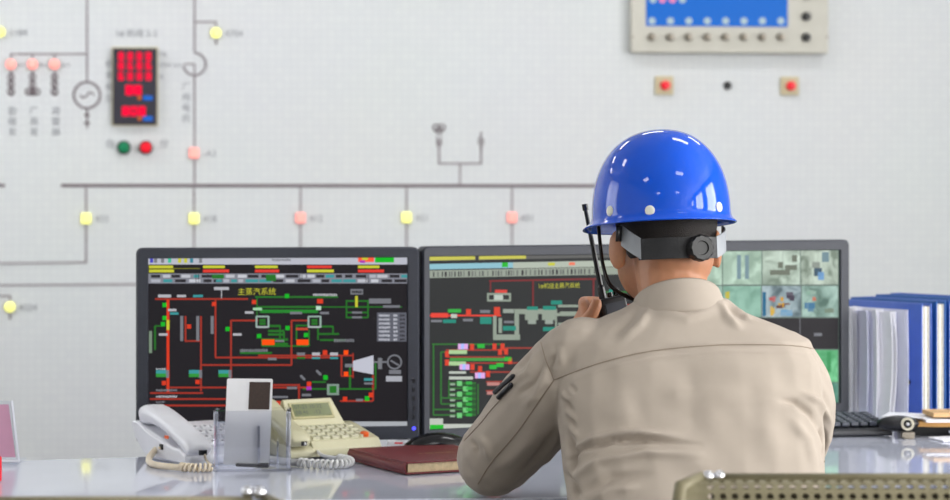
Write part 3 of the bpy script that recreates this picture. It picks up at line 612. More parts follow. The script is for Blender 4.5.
def draw_right(s, f, u):
    r = lambda a, b, c, d, m, l=1: rect_on(s, f, a, b, c, d, m, l)
    cells = [(684, 722, 250, 285, (176, 205, 184)), (723, 761.5, 250.5, 284.5, (178, 206, 186)), (762.5, 800, 250.5, 284.5, (186, 204, 188)), (801, 838, 250.5, 284.5, (190, 206, 190)),
             (684, 722, 286, 317, (160, 195, 178)), (723, 761, 286, 317, (150, 196, 176)), (762, 801, 286, 317, (150, 170, 176)), (802, 838, 286, 317, (150, 182, 170)),
             (800, 838, 350, 382, (110, 200, 140)), (762, 798, 350, 382, (120, 190, 150)), (800, 838, 383, 404, (90, 150, 130))]
    rnd = random.Random(5)
    for n, (a, c, b_, d, col) in enumerate(cells):
        dkc = tuple(max(0, v-(60 if n in (2, 3, 6, 7) else 22)) for v in col); plc = tuple(min(255, v+(34 if n not in (4, 5) else 12)) for v in col)
        r(a, b_, c, d, camera_view('camera_picture', dkc, col, plc, n+1), 1)
    dk = em((92, 108, 110), .75); 
    for x in (737, 745): r(x, 255, x+4, 279, em((130, 160, 170), .8), 6)
    for a, b_, c, d in ((778, 262, 783, 268), (785, 265, 797, 270), (770, 270, 790, 275), (792, 255, 797, 262)): r(a, b_, c, d, em((120, 128, 112), .8), 6)
    for a, b_, c, d, col in ((822, 252, 829, 262, (120, 150, 160)), (814, 268, 822, 276, (60, 90, 110)), (818, 272, 824, 280, (120, 170, 220)), (812, 262, 820, 268, (150, 160, 150))): r(a, b_, c, d, em(col, .85), 6)
    for a, b_, c, d, col in ((762.5, 292, 766, 316, (20, 110, 150)), (769, 296, 776, 302, (200, 90, 90)), (778, 296, 784, 308, (230, 170, 40)), (784, 291, 797, 301, (70, 60, 80)), (776, 303, 790, 309, (110, 70, 60)), (770, 306, 777, 317, (235, 190, 70)), (780, 309, 797, 316, (120, 175, 215)), (806, 290, 820, 296, (150, 190, 170)), (804, 300, 815, 312, (70, 130, 170)), (811, 296, 817, 301, (220, 120, 90)), (822, 306, 836, 314, (130, 150, 130)), (724, 287, 730, 300, (215, 200, 60)), (723, 300, 729, 305, (90, 80, 60))):
        ex = col
        if d-b_ > 15: r(a, b_, c, d, em(ex, .8), 6); continue
        for k in range(4):
            w_, h_ = (c-a)*rnd.uniform(.3, .55), (d-b_)*rnd.uniform(.3, .55); x_ = rnd.uniform(a, c-w_); y_ = rnd.uniform(b_, d-h_)
            r(x_, y_, x_+w_, y_+h_, em(ex if k % 2 else tuple(min(255, int(v*.75+50)) for v in ex), .8), 7+k)
    r(684, 318, 838.5, 349, em((38, 34, 40), .7), 3); vl(s, f, 800, 318, 349, .7, GY, 5); hl(s, f, 814, 822, 334.5, 3, GY, 5); r(827, 352, 831, 372, em((60, 150, 90)), 4)
draw_right.bg = em((120, 140, 130), .7)
zt = CAMZ-57/ (F/4.74); zb = CAMZ-252.5/(F/4.74)
YLf, YRt = 4.70, 4.78
monitor(((136-475)/F*YLf, YLf), ((419.5-475)/F*YRt, YRt), CAMZ-57.5/F*4.74, CAMZ-251.5/F*4.74, (.0195, .0225, .0255), 'left dark grey monitor showing red and green pipe diagram', draw_left, leds=5)
YL2, YR2 = 4.79, 5.03
monitor(((423-475)/F*YL2, YL2), ((674-475)/F*YR2, YR2), CAMZ-56/F*4.83, CAMZ-249.5/F*4.83, (.0195, .0145, .022), 'middle monitor with yellow top bar, partly hidden by the helmeted worker', draw_mid)
YL3, YR3 = 5.06, 5.24
monitor(((676-475)/F*YL3, YL3), ((850-475)/F*YR3, YR3), CAMZ-50/F*5.2, CAMZ-224/F*5.24, (.021, .023, .024), 'right monitor showing pale green camera views beside the binders', draw_right)

# ================================================================== TELEPHONES
class Fr:
    def __init__(s, O, f): s.O = Vector(O); s.f = Vector((f[0], f[1], 0)).normalized(); s.r = Vector((-s.f.y, s.f.x, 0)); s.z = Vector((0, 0, 1))
    def __call__(s, a, b, h): return s.O+s.r*a-s.f*b+s.z*h      # a to the right, b to the back, h up
def key_grid(fr, a0, b0, h0, slope, cols, rows, da, db, size, m, parent, marks=None, first=None):
    sl = math.atan(slope); Y = (-fr.f*math.cos(sl)+fr.z*math.sin(sl)); Z = fr.r.cross(Y)
    for i in range(cols):
        for j in range(rows):
            c = fr(a0+i*da, b0+j*db, h0+j*db*slope)
            k = B(m).box(c, size, X=fr.r, Y=Y, Z=Z)
            if marks: k.box(c+Z*(size[2]/2+.0001), (size[0]*.35, size[1]*.4, .0003), marks, X=fr.r, Y=Y, Z=Z)
            emit('key', k, None, parent, bevel=.0012)
def handset(fr, a, path, w, m, parent, name='handset'):
    """path: list of (b, h, thickness) along the phone; rounded slab of width w"""
    P2 = catmull([(b, h, th) for b, h, th in path], 6); rings = []
    for i, q in enumerate(P2):
        n0 = P2[max(i-1, 0)]; n1 = P2[min(i+1, len(P2)-1)]
        tb, thh = n1.x-n0.x, n1.y-n0.y; L = math.hypot(tb, thh); nb, nh = -thh/L, tb/L
        e = min(i, len(P2)-1-i); sc = (0.55, .82, .95)[e] if e < 3 else 1
        if nh < 0: nb, nh = -nb, -nh
        rg = []
        for k in range(16):
            an = 2*PI*k/16; ca, sa = math.cos(an), math.sin(an)
            x = math.copysign(abs(ca)**.45, ca)*w/2*sc; y = math.copysign(abs(sa)**.55, sa)*q.z/2*sc
            rg.append(fr(a+x, q.x+nb*y, q.y+nh*y))
        rings.append(rg)
    return emit(name, B(m).loft(rings), None, parent, smooth=True)
def coil(mb, path, r, turns, tr, m=None):
    pts = catmull(path, 12); n = turns*10; L = len(pts)-1; out = []
    for i in range(n+1):
        s_ = i/n*L; k = min(int(s_), L-1); p = pts[k].lerp(pts[k+1], s_-k); t = (pts[k+1]-pts[k]).normalized()
        u = t.cross(Vector((0, 0, 1))).normalized(); w = u.cross(t)
        a = 2*PI*turns*i/n; out.append(p+(u*math.cos(a)+w*math.sin(a))*r)
    return mb.tube(out, tr, m, seg=6)

# white phone
O = D(196, 466.5); fr = Fr((O.x-.018, O.y, DESKZ), (.56, -.828))
t = thing('telephone', fr(.07, .1, 0), 'white desk telephone with handset on, cream coiled cord, left of acrylic holder', 'telephone')
prof = [(0.0, .0), (0.0, .016), (.05, .030), (.19, .062), (.213, .060), (.200, .035), (.165, .008), (.15, 0)]
b = B(M['white']).prism([fr(0, y, h) for y, h in prof], fr.r*.165)
emit('base', b, None, t, bevel=.006, bseg=3)
cr = B(M['white'])
cr.prism([fr(-.002, y, h) for y, h in [(.0, .003), (.0, .020), (.03, .030), (.05, .030), (.16, .052), (.20, .068), (.222, .068), (.226, .060), (.212, .036), (.175, .010), (.15, .003)]], fr.r*.056)
emit('cradle', cr, None, t, bevel=.005, bseg=3)
handset(fr, .026, [(-.006, .024, .016), (.006, .033, .028), (.045, .049, .025), (.10, .068, .024), (.15, .079, .030), (.186, .081, .038), (.206, .075, .026)], .050, M['white'], t)
key_grid(fr, .078, .045, .036, .30, 4, 4, .021, .024, (.015, .014, .006), M['whitekey'], t, marks=M['keymark'])
emit('cord_socket', B(M['blackpl']).box(fr(-.003, .095, .028), (.004, .010, .010), X=fr.r, Y=fr.f), None, t)
emit('handset_socket', B(M['blackpl']).box(fr(.024, -.020, .026), (.014, .006, .009), X=fr.r, Y=fr.f), None, t)
emit('red_label', B(M['orange']).box(fr(-.0025, .075, .048), (.001, .016, .006), X=fr.r, Y=fr.f), None, t)
cd = B(M['cream']); s0 = fr(-.006, .095, .026)
cd.tube(catmull([s0, D(157, 460)+Vector((0, 0, .022)), D(149, 463)+Vector((0, 0, .009)), D(152, 467.5)+Vector((0, 0, .007)), D(165, 470)+Vector((0, 0, .007)), D(183, 471.5)+Vector((0, 0, .007))], 8), [.0024]*9+[.0062]*32, seg=8)
coil(cd, [D(181, 471.5)+Vector((0, 0, .0085)), D(195, 472.5)+Vector((0, 0, .0085)), D(211, 471.8)+Vector((0, 0, .0085))], .0062, 8, .0026)
cd.tube(catmull([D(211, 471.8)+Vector((0, 0, .012)), D(206, 466)+Vector((0, 0, .012)), fr(.026, -.024, .022)], 6), .0024, seg=8)
emit('cord', cd, None, t, smooth=True, label='cream coiled cord')

# beige phone
O = D(290, 461); fr = Fr((O.x, O.y, DESKZ), (.50, -.866))
t = thing('telephone', fr(.1, .08, 0), 'beige desk telephone with tilted display and orange key, left of maroon book', 'telephone')
wid = .195
prof = [(0, .004), (0, .020), (.010, .034), (.098, .052), (.112, .056), (.148, .104), (.158, .100), (.150, .05), (.135, .004)]
body = B(M['beige']).prism([fr(.048, y, h) for y, h in [(0, .004), (0, .020), (.010, .034), (.098, .052), (.125, .056), (.15, .050), (.135, .004)]], fr.r*(wid-.048))
hood = B(M['beige']).loft([[fr(x0, .108, .053), fr(x1, .108, .053), fr(x1-.012, .148, .102), fr(x0+.004, .148, .102)][::1] for x0, x1 in ((.050, .172),)]+[[fr(x0, .155, .045), fr(x1, .155, .045), fr(x1-.012, .158, .098), fr(x0+.004, .158, .098)] for x0, x1 in ((.050, .172),)])
emit('display_hood', hood, None, t, bevel=.003, bseg=3); emit('base', body, None, t, bevel=.003, bseg=3)
cr = B(M['beige']).prism([fr(-.004, y, h) for y, h in [(-.004, .004), (-.004, .018), (.02, .030), (.06, .030), (.12, .056), (.15, .075), (.158, .06), (.14, .004)]], fr.r*.056)
emit('cradle', cr, None, t, bevel=.004, bseg=3)
handset(fr, .018, [(-.012, .032, .018), (.008, .042, .028), (.045, .055, .022), (.09, .071, .021), (.125, .084, .026), (.15, .090, .030), (.162, .088, .02)], .043, M['beige'], t)
# display on the raised face
a_ = math.atan2(.049, .040); Yv = (-fr.f*math.cos(a_)+fr.z*math.sin(a_)); Zv = fr.r.cross(Yv)
c = fr(.108, .1295, .0797)
emit('display_surround', B(mat('lcd_rim', (176, 170, 130), .4)).box(c+Zv*.0012, (.090, .038, .003), X=fr.r, Y=Yv, Z=Zv), None, t, bevel=.001)
d = B(M['lcd']).box(c+Zv*.003, (.080, .029, .0012), M['lcd'], X=fr.r, Y=Yv, Z=Zv)
d.text('07-21 10:32', c+Zv*.0038-fr.r*.037+Yv*.003, fr.r, Yv, .009, M['lcdtxt']); d.text('08:46   -12', c+Zv*.0038-fr.r*.037-Yv*.010, fr.r, Yv, .009, M['lcdtxt'])
emit('display', d, None, t, fixn=False)
key_grid(fr, .064, .022, .0385, .2, 6, 4, .0205, .021, (.015, .012, .006), M['beigekey'], t, marks=mat('key_print', (150, 145, 110), .5))
sl = math.atan(.2); Yk = -fr.f*math.cos(sl)+fr.z*math.sin(sl); Zk = fr.r.cross(Yk)
emit('redial_key', B(M['orange']).lathe(fr(.169, .022, .0400), Zk, [(.0085, -.003), (.0085, .003), (.006, .005), (0, .0052)]), None, t, label='round orange key')
emit('handset_socket', B(M['blackpl']).box(fr(.018, -.0235, .034), (.010, .004, .008), X=fr.r, Y=fr.f), None, t)
cd = B(M['greycord'])
cd.tube(catmull([fr(.018, -.026, .034), D(314, 452)+Vector((0, 0, .022)), D(320, 461)+Vector((0, 0, .013)), D(340, 463.5)+Vector((0, 0, .010))], 8), .0032, seg=8)
coil(cd, [D(340, 463.5)+Vector((0, 0, .0095)), D(350, 466.5)+Vector((0, 0, .0095)), D(340, 469.5)+Vector((0, 0, .0095)), D(320, 469.3)+Vector((0, 0, .0095)), D(298, 467.5)+Vector((0, 0, .0095))], .0066, 17, .0030)
cd.tube(catmull([D(300, 467.5)+Vector((0, 0, .008)), D(285, 465.5)+Vector((0, 0, .007)), D(272, 463.5)+Vector((0, 0, .007)), D(262, 461)+Vector((0, 0, .007))], 8), .0068, seg=8)
emit('cord', cd, None, t, smooth=True, label='pale grey coiled cord')

# ================================================================== ACRYLIC HOLDER WITH CARD
c0 = D(251, 471.5); hw_, dp, hh = .070, .065, .110
t = thing('acrylic_holder', (c0.x, c0.y+dp/2, DESKZ), 'clear acrylic holder with a white card standing in it', 'holder')
Xh = Vector((.995, .06, 0)).normalized(); Yh = Vector((-Xh.y, Xh.x, 0)); cc = Vector((c0.x, c0.y+dp/2, DESKZ))
def hbox(x, y, z, a, b, c, m=M['acryl']): return B(m).box(cc+Xh*x+Yh*y+Vector((0, 0, z)), (a, b, c), X=Xh, Y=Yh)
th = .003
# one open-topped vessel: outer shell and inner shell joined
def rr(hx, hy, z, r):
    pts = []
    for cx, cy, s in ((hx-r, hy-r, 0), (-hx+r, hy-r, 1), (-hx+r, -hy+r, 2), (hx-r, -hy+r, 3)):
        for k in range(5): q = PI/2*(s+k/4); pts.append(cc+Xh*(cx+r*math.cos(q))+Yh*(cy+r*math.sin(q))+Vector((0, 0, z)))
    return pts
v = B(M['acryl']).loft([rr(hw_, dp/2, .0005, .006), rr(hw_, dp/2, hh, .006), rr(hw_-th, dp/2-th, hh, .004), rr(hw_-th, dp/2-th, .004, .004)])
emit('vessel', v, None, t, smooth=False)
ME = clear('acrylic_edge', (.88, .90, .97), .30, .85)  # glossier acrylic, added for the bright edges and inner streaks
for sx in (-1, 1): emit('side_wall', hbox(sx*(hw_-.0045), 0, hh/2+.002, .008, dp-.006, hh-.008, ME), None, t, bevel=.002, label='thick shining acrylic side')
emit('streak', hbox(.012, -.004, .045, .004, dp-.016, .074, ME), None, t, label='added bright inner divider')  # strips added to stand for bright vertical streaks in the acrylic
emit('streak', hbox(.046, -.004, .030, .004, dp-.016, .050, ME), None, t, label='added shorter bright inner divider')
# the card
ct = thing('card', (c0.x, c0.y+.02, DESKZ+.006), 'white card with a dark brown square, standing in the acrylic holder', 'card')
Xc = (Xh+Vector((0, 0, -.012))).normalized(); Zc = Vector((.035, .10, .99)).normalized(); Yc = Zc.cross(Xc)
kc = cc+Xh*(-.008)+Yh*(-.006)+Vector((0, 0, .0)); kc.z = DESKZ+.010+.078
def crr(w, h, d, r=.003):
    return [kc+Xc*(sx*(w/2-r)+r*math.cos(q))+Zc*(sz*(h/2-r)+r*math.sin(q))+Yc*d for sx, sz, s in ((1, 1, 0), (-1, 1, 1), (-1, -1, 2), (1, -1, 3)) for q in [PI/2*(s+k/3) for k in range(4)]]
emit('card_body', B(M['card']).loft([crr(.083, .156, -.004), crr(.083, .156, .004)]), None, ct)
emit('dark_square', B(M['darkprint']).box(kc+Xc*.0185+Zc*.047-Yc*.0043, (.038, .0006, .050), X=Xc, Y=Yc, Z=Zc), None, ct, label='dark brown square print')
bl = B(M['blackpl']); bl.box(cc+Xh*.0-Yh*.024+Vector((0, 0, .010)), (.060, .010, .006), X=(Xh+Vector((0, 0, -.05))).normalized()); bl.box(cc+Xh*.020-Yh*.024+Vector((0, 0, .010)), (.022, .012, .008), X=Xh)
tag(emit('binder_clip', bl, bevel=.002), 'black clip lying at the bottom of the acrylic holder', 'clip')

# ================================================================== MAROON BOOK, MOUSE, SMALL BOX
A = Vector((-.235, 4.515, DESKZ)); Bc = Vector((-.121, 4.285, DESKZ)); e1 = (Bc-A); e2 = Vector((-e1.y, e1.x, 0)).normalized()*.20; zt_ = Vector((0, 0, 1))
t = thing('book', (A+e1/2+e2/2), 'closed maroon leather book lying on the desk by his elbow', 'book')
u1 = e1.normalized(); u2 = e2.normalized()
cv = B(M['maroon'])
cen = A+e1/2+e2/2
cv.box(cen+zt_*.0225, (e1.length, .205, .003), X=u1, Y=u2); cv.box(cen+zt_*.0035, (e1.length, .205, .003), X=u1, Y=u2)
sp = [A+u2*.006*(1-math.cos(q))*0+u2*(.002-.008*math.sin(q))+zt_*(.013-.0095*math.cos(q)) for q in [PI*k/10 for k in range(11)]]
ins = [p+u2*.003 for p in sp][::-1]; cv.prism(sp+ins, e1)
emit('cover', cv, None, t, bevel=.0008)
emit('pages', B(M['pages']).box(cen+zt_*.013+u2*.001, (e1.length-.008, .196, .0158), X=u1, Y=u2), None, t)
tx = B(M['gold']); tx.text('工作日志', cen+zt_*.02415-u2*.03+u1*.02, u2, -u1, .014, M['gold']); emit('title', tx, None, t, fixn=False, label='small gold title')
# mouse
mc = D(437, 456); Rm = Matrix.Rotation(.25, 3, 'Z')
t = thing('computer_mouse', mc, 'black computer mouse with cable loop behind the maroon book', 'mouse')
rings = []
for i in range(9):
    x = -.062+.124*i/8; s_ = math.sqrt(max(1-(x/.066)**2, .02)); ring_ = []
    for k in range(16):
        q = 2*PI*k/16; ring_.append(mc+Rm@Vector((x, .031*s_**.6*math.cos(q), max(.028*s_*1.0*math.sin(q), -.012)+.0135+.004*s_)))
    rings.append(ring_)
emit('mouse_body', B(M['blackgl']).loft(rings), None, t, smooth=True)
cb = B(M['blackpl']).tube(catmull([mc+Rm@Vector((-.055, 0, .012)), D(410, 452)+zt_*.012, D(399, 449)+zt_*.014, D(402, 446.5)+zt_*.014, D(415, 445)+zt_*.015, D(430, 446)+zt_*.014], 8), .002, seg=8)
emit('cable', cb, None, t, smooth=True)
c = D(402, 452)
t = thing('small_box', c, 'small white box with red print between the beige phone and the mouse', 'box')
emit('box_body', B(M['white']).box(c+Vector((0, 0, .011)), (.056, .03, .022)), None, t, bevel=.001)
b = B(M['red']).box(c+Vector((-.006, -.0152, .019)), (.016, .0004, .003)); emit('red_print', b, None, t)
b = B(M['keymark']); b.text('JU', c+Vector((.004, -.0155, .005)), Vector((1, 0, 0)), UPV, .010); emit('lettering', b, None, t)

# ================================================================== SIGN AT LEFT EDGE
c = D(-15, 464.5)
t = thing('acrylic_sign', c, 'clear acrylic stand with a pink sheet at the left edge', 'sign')
Zs = Vector((0, .30, .954)); Ys = Vector((0, -.954, .30)); 
def sgn(x0, x1, h0, h1, d, dd, m, skew=0):
    bx_ = B(m); pts = [c+Vector((x, 0, 0))+Zs*h+Ys*d for x, h in ((x0, h0), (x1, h0), (x1-skew*h1, h1), (x0, h1))]
    return bx_.prism(pts, Ys*dd)
c = D(-15, 464.5)+Vector((0, 0, .002)); sk = .17
emit('acrylic_front', sgn(-.12, .066, 0, .118, 0, .003, M['acryl'], sk), None, t)
emit('pink_sheet', sgn(-.118, .056, .012, .112, -.002, .001, M['pink'], sk), None, t)
ed = B(M['white']); ed.tube([c+Vector((.062, 0, 0))+Zs*.003, c+Vector((.062-sk*.118, 0, 0))+Zs*.118], .0028, seg=8); ed.tube([c+Vector((-.12, 0, 0))+Zs*.004, c+Vector((.062, 0, 0))+Zs*.004], .0034, seg=8)
emit('edge_strip', ed, None, t)
emit('foot', B(M['acryl']).box(c+Vector((-.03, .045, .0)), (.18, .09, .003)), None, t)
c = D(-7.5, 482)
b = B(M['red']).lathe(c, (0, 0, 1), [(.014, .001), (.016, .003), (.016, .042), (.014, .045), (0, .045)]); tag(emit('red_item', b, smooth=False), 'small unidentified red pot standing in front of the pink sheet, cut by frame', 'item')  # unidentified red thing, modelled as a short round body

# ================================================================== RIGHT SIDE OF DESK
# keyboard
kt = D(893, 436.5); Xk = Vector((.985, .17, 0)).normalized(); Yk = Vector((-Xk.y, Xk.x, 0)); kl = .43
ko = kt-Xk*kl
t = thing('keyboard', ko+Xk*kl/2, 'black computer keyboard behind the worker, in front of the right monitor', 'keyboard')
b = B(M['bezel2']).prism([ko+Yk*y+zt_*h for y, h in ((0, .002), (0, .014), (.008, .018), (.15, .030), (.155, .026), (.155, .006))], Xk*kl)
emit('keyboard_body', b, None, t, bevel=.003)
for j in range(6):
    for i in range(21):
        c = ko+Xk*(.018+i*.0197)+Yk*(.022+j*.0215)+zt_*(.021+j*.0019)
        emit('key', B(M['keydark']).prism([c-Xk*.0083-Yk*.0083, c+Xk*.0083-Yk*.0083, c+Xk*.0083+Yk*.0083, c-Xk*.0083+Yk*.0083], zt_*.009), None, t, bevel=.0018)
# webcam
c = D(906, 438.5)
t = thing('webcam', c, 'black round webcam with silver lens ring beside the keyboard', 'webcam')
lc = P(907.5, 424, c.y-.01); ax = Vector((-.12, -1, .05)).normalized()
emit('webcam_body', B(M['blackpl']).ball(lc-ax*.022+Vector((-.018, 0, 0)), (.044, .024, .0165)), None, t, smooth=True)
emit('lens_ring', B(mat('ring_silver', (214, 208, 188), .3, metal=.3)).lathe(lc, ax, [(.0085, .0), (.0085, .004), (.0128, .004), (.0138, .001), (.0138, -.006)]), None, t)
emit('lens', B(M['blackgl']).lathe(lc, ax, [(.0086, -.004), (.0086, .002), (.005, .0035), (.0048, .004)]).lathe(lc, ax, [(.0042, .0035), (.0035, .005), (0, .0055)], M['chrome']), None, t)
emit('clip_foot', B(M['knobgrey']).box((lc.x+.002, lc.y+.01, DESKZ+.0075), (.026, .02, .012)).box((lc.x+.002, lc.y+.008, DESKZ+.0025), (.020, .03, .004)), None, t, bevel=.001)
# binders
bd = Vector((-.55, .835, 0)); br_ = Vector((.835, .55, 0))
def binder(pos, th_, h, dep, m, label, edge=M['pageedge'], tilt=0.0):
    t = thing('ring_binder', pos, label, 'binder', 'blue binders standing on the desk')
    Z = (zt_+br_*tilt).normalized()
    c = Vector(pos)+bd*dep/2+Z*h/2
    cv = B(m)
    cv.box(c-br_*(th_/2-.0015), (.003, dep, h), X=br_, Y=bd, Z=Z); cv.box(c+br_*(th_/2-.0015), (.003, dep, h), X=br_, Y=bd, Z=Z)
    cv.box(c+bd*(dep/2-.0015), (th_, .003, h), X=br_, Y=bd, Z=Z)
    emit('cover', cv, None, t, bevel=.0008)
    pg = B(edge)
    n = 7; w = (th_-.006)/n
    for i in range(n):
        pg.box(c+br_*(-th_/2+.003+w*(i+.5))-bd*(.002*math.sin(i*2.4)+.0), (w*.9, dep-.012, h-.012-(i % 3)*.002), X=br_, Y=bd, Z=Z)
    emit('pages', pg, None, t)
    emit('finger_ring', B(M['blackgl']).lathe(c-br_*(th_/2)-bd*(dep/2-.04)-Z*(h/2-.09), -br_, [(.006, -.001), (.006, .0012), (.004, .0012)]), None, t)
f0 = Vector((.968, 5.20, DESKZ+.001))
specs = [(0, .030, .262, .275, M['binder3'], 'wide pale blue binder nearest the standing papers'), (.044, .028, .266, .275, M['binder2'], 'blue binder second from the standing papers'),
         (.083, .030, .266, .28, M['binder'], 'taller blue binder third from the standing papers'), (.125, .030, .270, .28, M['binder2'], 'blue binder fourth from the standing papers'), (.170, .030, .272, .28, M['binder'], 'blue binder farthest right in the row, its top showing')]
for o_, th_, h_, dep, m, lab in specs: binder(f0+br_*(o_+th_/2), th_, h_, dep, m, lab)
# standing papers
def papers(px, Y_, th_, h, dep, m, label, lean=0, curl=.0, bd=bd, br_=br_):
    base = Vector(((px-475)/F*Y_, Y_, DESKZ+.001)); n = 7; k = max(3, int(th_/.003))
    mb = B(m)
    for s_ in range(k):
        w = th_/k; rings = []
        hh_ = h*(1-.012*((s_*37) % 5)/4); 
        cols = 8
        gr = []
        for i in range(n+1):
            row = []
            y = i/n*dep
            for j in range(cols+1):
                zf = j/cols
                sh = lean*hh_*zf+curl*math.sin(PI*zf)*(1-.4*i/n)*(1 if s_ % 2 else .6)
                row.append(base+bd*(y+.003*((s_*13) % 4))+br_*(-w*s_+sh)+zt_*(hh_*zf))
            gr.append(row)
        vs = [p for r_ in gr for p in r_]; vs2 = [p-br_*w*.55 for p in vs]; N_ = len(vs); q = cols+1
        fs = []
        for i in range(n):
            for j in range(cols):
                a = i*q+j; fs += [(a, a+1, a+q+1, a+q), (N_+a, N_+a+q, N_+a+q+1, N_+a+1)]
        for j in range(cols): fs += [(j, N_+j, N_+j+1, j+1), (n*q+j, n*q+j+1, N_+n*q+j+1, N_+n*q+j)]
        for i in range(n): a = i*q; fs += [(a, a+q, N_+a+q, N_+a)]; a = i*q+cols; fs += [(a, N_+a, N_+a+q, a+q)]
        mb.add(vs+vs2, fs, m)
    tag(emit('paper_bundle', mb), label, 'papers', 'paper bundles standing beside the binders')
nd = Vector((-.25, .968, 0)); nr = Vector((.968, .25, 0))
papers(908, 5.17, .005, .251, .16, M['paperL'], 'widest standing sheet bundle leaning against the first blue binder', lean=.0, curl=.003)
papers(893, 5.18, .010, .247, .14, M['paper'], 'loose sheets curled outward, second bundle left of the binders', lean=.03, curl=.014)
papers(883, 5.21, .018, .250, .16, M['paper'], 'thick white sheet bundle standing third left of the binders', curl=.004, bd=nd, br_=nr)
papers(872.5, 5.225, .016, .247, .16, M['paperL'], 'lavender white sheet bundle standing second from the right monitor', lean=.006, curl=.003, bd=nd, br_=nr)
papers(862, 5.27, .022, .250, .15, M['paper'], 'white sheet bundle standing closest to the right monitor', curl=.002, bd=nd, br_=nr)
# loose stuff in front of the binders
c = Vector((1.02, 4.99, DESKZ))
def sheet(name, cx, cy, z, w, d, rot, h, m, label, cat, bend=0, grp=None):
    X = Vector((math.cos(rot), math.sin(rot), 0)); Y = Vector((-X.y, X.x, 0)); mb = B(m); n = 8
    top = []; 
    for i in range(n+1):
        x = -w/2+w*i/n; zz = z+bend*(i/n)**2
        top.append((x, zz))
    rings = [[Vector((cx, cy, 0))+X*x+Y*s_*d/2+zt_*(zz+hh2) for s_, hh2 in ((-1, 0), (1, 0), (1, h), (-1, h))] for x, zz in top]
    mb.loft(rings); return tag(emit(name, mb), label, cat, grp)
sheet('kraft_envelope', .985, 4.985, DESKZ+.0225, .26, .10, -.12, .009, M['kraft'], 'brown kraft envelope lying under the white papers by the webcam', 'envelope')
sheet('folded_paper', 1.035, 4.91, DESKZ+.001, .20, .07, .25, .003, M['paper'], 'white folded paper with a raised corner on the desk right of the webcam', 'papers', bend=.018)
sheet('folded_paper', 1.06, 4.93, DESKZ+.012, .16, .07, .45, .003, M['paperL'], 'upper folded paper slanting over the other one right of the webcam', 'papers', bend=.010)
sheet('paper_stack', 1.06, 5.0, DESKZ+.032, .27, .12, .05, .005, M['paper'], 'white paper stack lying on the kraft envelope', 'papers')
sheet('loose_sheet', .955, 5.00, DESKZ+.0385, .20, .10, -.34, .0015, M['paper'], 'single white sheet overhanging the stack toward the standing papers', 'sheet', bend=-.006)
sheet('tan_notebook', 1.005, 4.99, DESKZ+.042, .13, .085, .10, .009, M['tan'], 'small tan notebook on top of the white paper stack', 'notebook')
sheet('dark_folder', 1.02, 5.02, DESKZ+.001, .26, .10, -.05, .020, M['blackpl'], 'dark folder under the papers right of the webcam', 'folder')

# ================================================================== THE WORKER
def organic(name, mb, voxel, iters, m, parent, func=None, thick=None):
    """merge overlapping closed shapes into one continuous skin"""
    me = bpy.data.meshes.new('tmp'); me.from_pydata(mb.v, [], mb.f)
    bm = bmesh.new(); bm.from_mesh(me); bmesh.ops.recalc_face_normals(bm, faces=bm.faces); bm.to_mesh(me); bm.free()
    o = bpy.data.objects.new('tmp', me); C.objects.link(o)
    r = o.modifiers.new('r', 'REMESH'); r.mode = 'VOXEL'; r.voxel_size = voxel
    s = o.modifiers.new('s', 'SMOOTH'); s.factor = .5; s.iterations = iters
    dg = bpy.context.evaluated_depsgraph_get(); ev = o.evaluated_get(dg)
    nm = bpy.data.meshes.new_from_object(ev); bpy.data.objects.remove(o)
    n = len(nm.vertices); co = np.empty(n*3, 'f'); nm.vertices.foreach_get('co', co); co = co.reshape(n, 3)
    no = np.empty(n*3, 'f'); nm.vertices.foreach_get('normal', no); no = no.reshape(n, 3)
    if func: co = func(co.copy(), no)
    base = wpos(parent) if parent else Vector()
    co = co-np.array(base)[None]
    nm.vertices.foreach_set('co', co.astype('f').ravel()); nm.update()
    nm.name = name; nm.materials.clear(); nm.materials.append(m); nm.shade_smooth()
    o = bpy.data.objects.new(name, nm); C.objects.link(o); o.parent = parent
    return o
def ell(c, rx, ry, n=24, e=2.0, z=None, R=None):
    out = []
    for k in range(n):
        q = 2*PI*k/n; a, b = math.cos(q), math.sin(q)
        p = Vector((math.copysign(abs(a)**(2/e), a)*rx, math.copysign(abs(b)**(2/e), b)*ry, 0))
        if R: p = R@p
        out.append(Vector(c)+p)
    return out
def limb(mb, pts, rads, n=6, seg=16):
    p4 = catmull([(*p, ) for p in pts], n); m_ = len(pts)-1; rr_ = []
    for i in range(len(p4)):
        s_ = i/(len(p4)-1)*m_; k = min(int(s_), m_-1); t_ = s_-k; rr_.append(rads[k]*(1-t_)+rads[k+1]*t_)
    mb.tube(p4, rr_, seg=seg)
    mb.ball(pts[0], rads[0]*.98, seg=12, rings=8); mb.ball(pts[-1], rads[-1]*.98, seg=12, rings=8)

YAW = math.radians(20)
Rz = Matrix.Rotation(YAW, 3, 'Z'); Rp = Matrix.Rotation(math.radians(-5), 3, 'X'); RH_ = Rz@Rp
Hc = Vector((.312, 3.925, 1.205))
def hp(x, y, z): return Hc+RH_@Vector((x, y, z))

root = thing('person', (.35, 3.60, 0), 'worker in khaki shirt and blue hard hat seen from behind, holding a two-way radio', 'person')
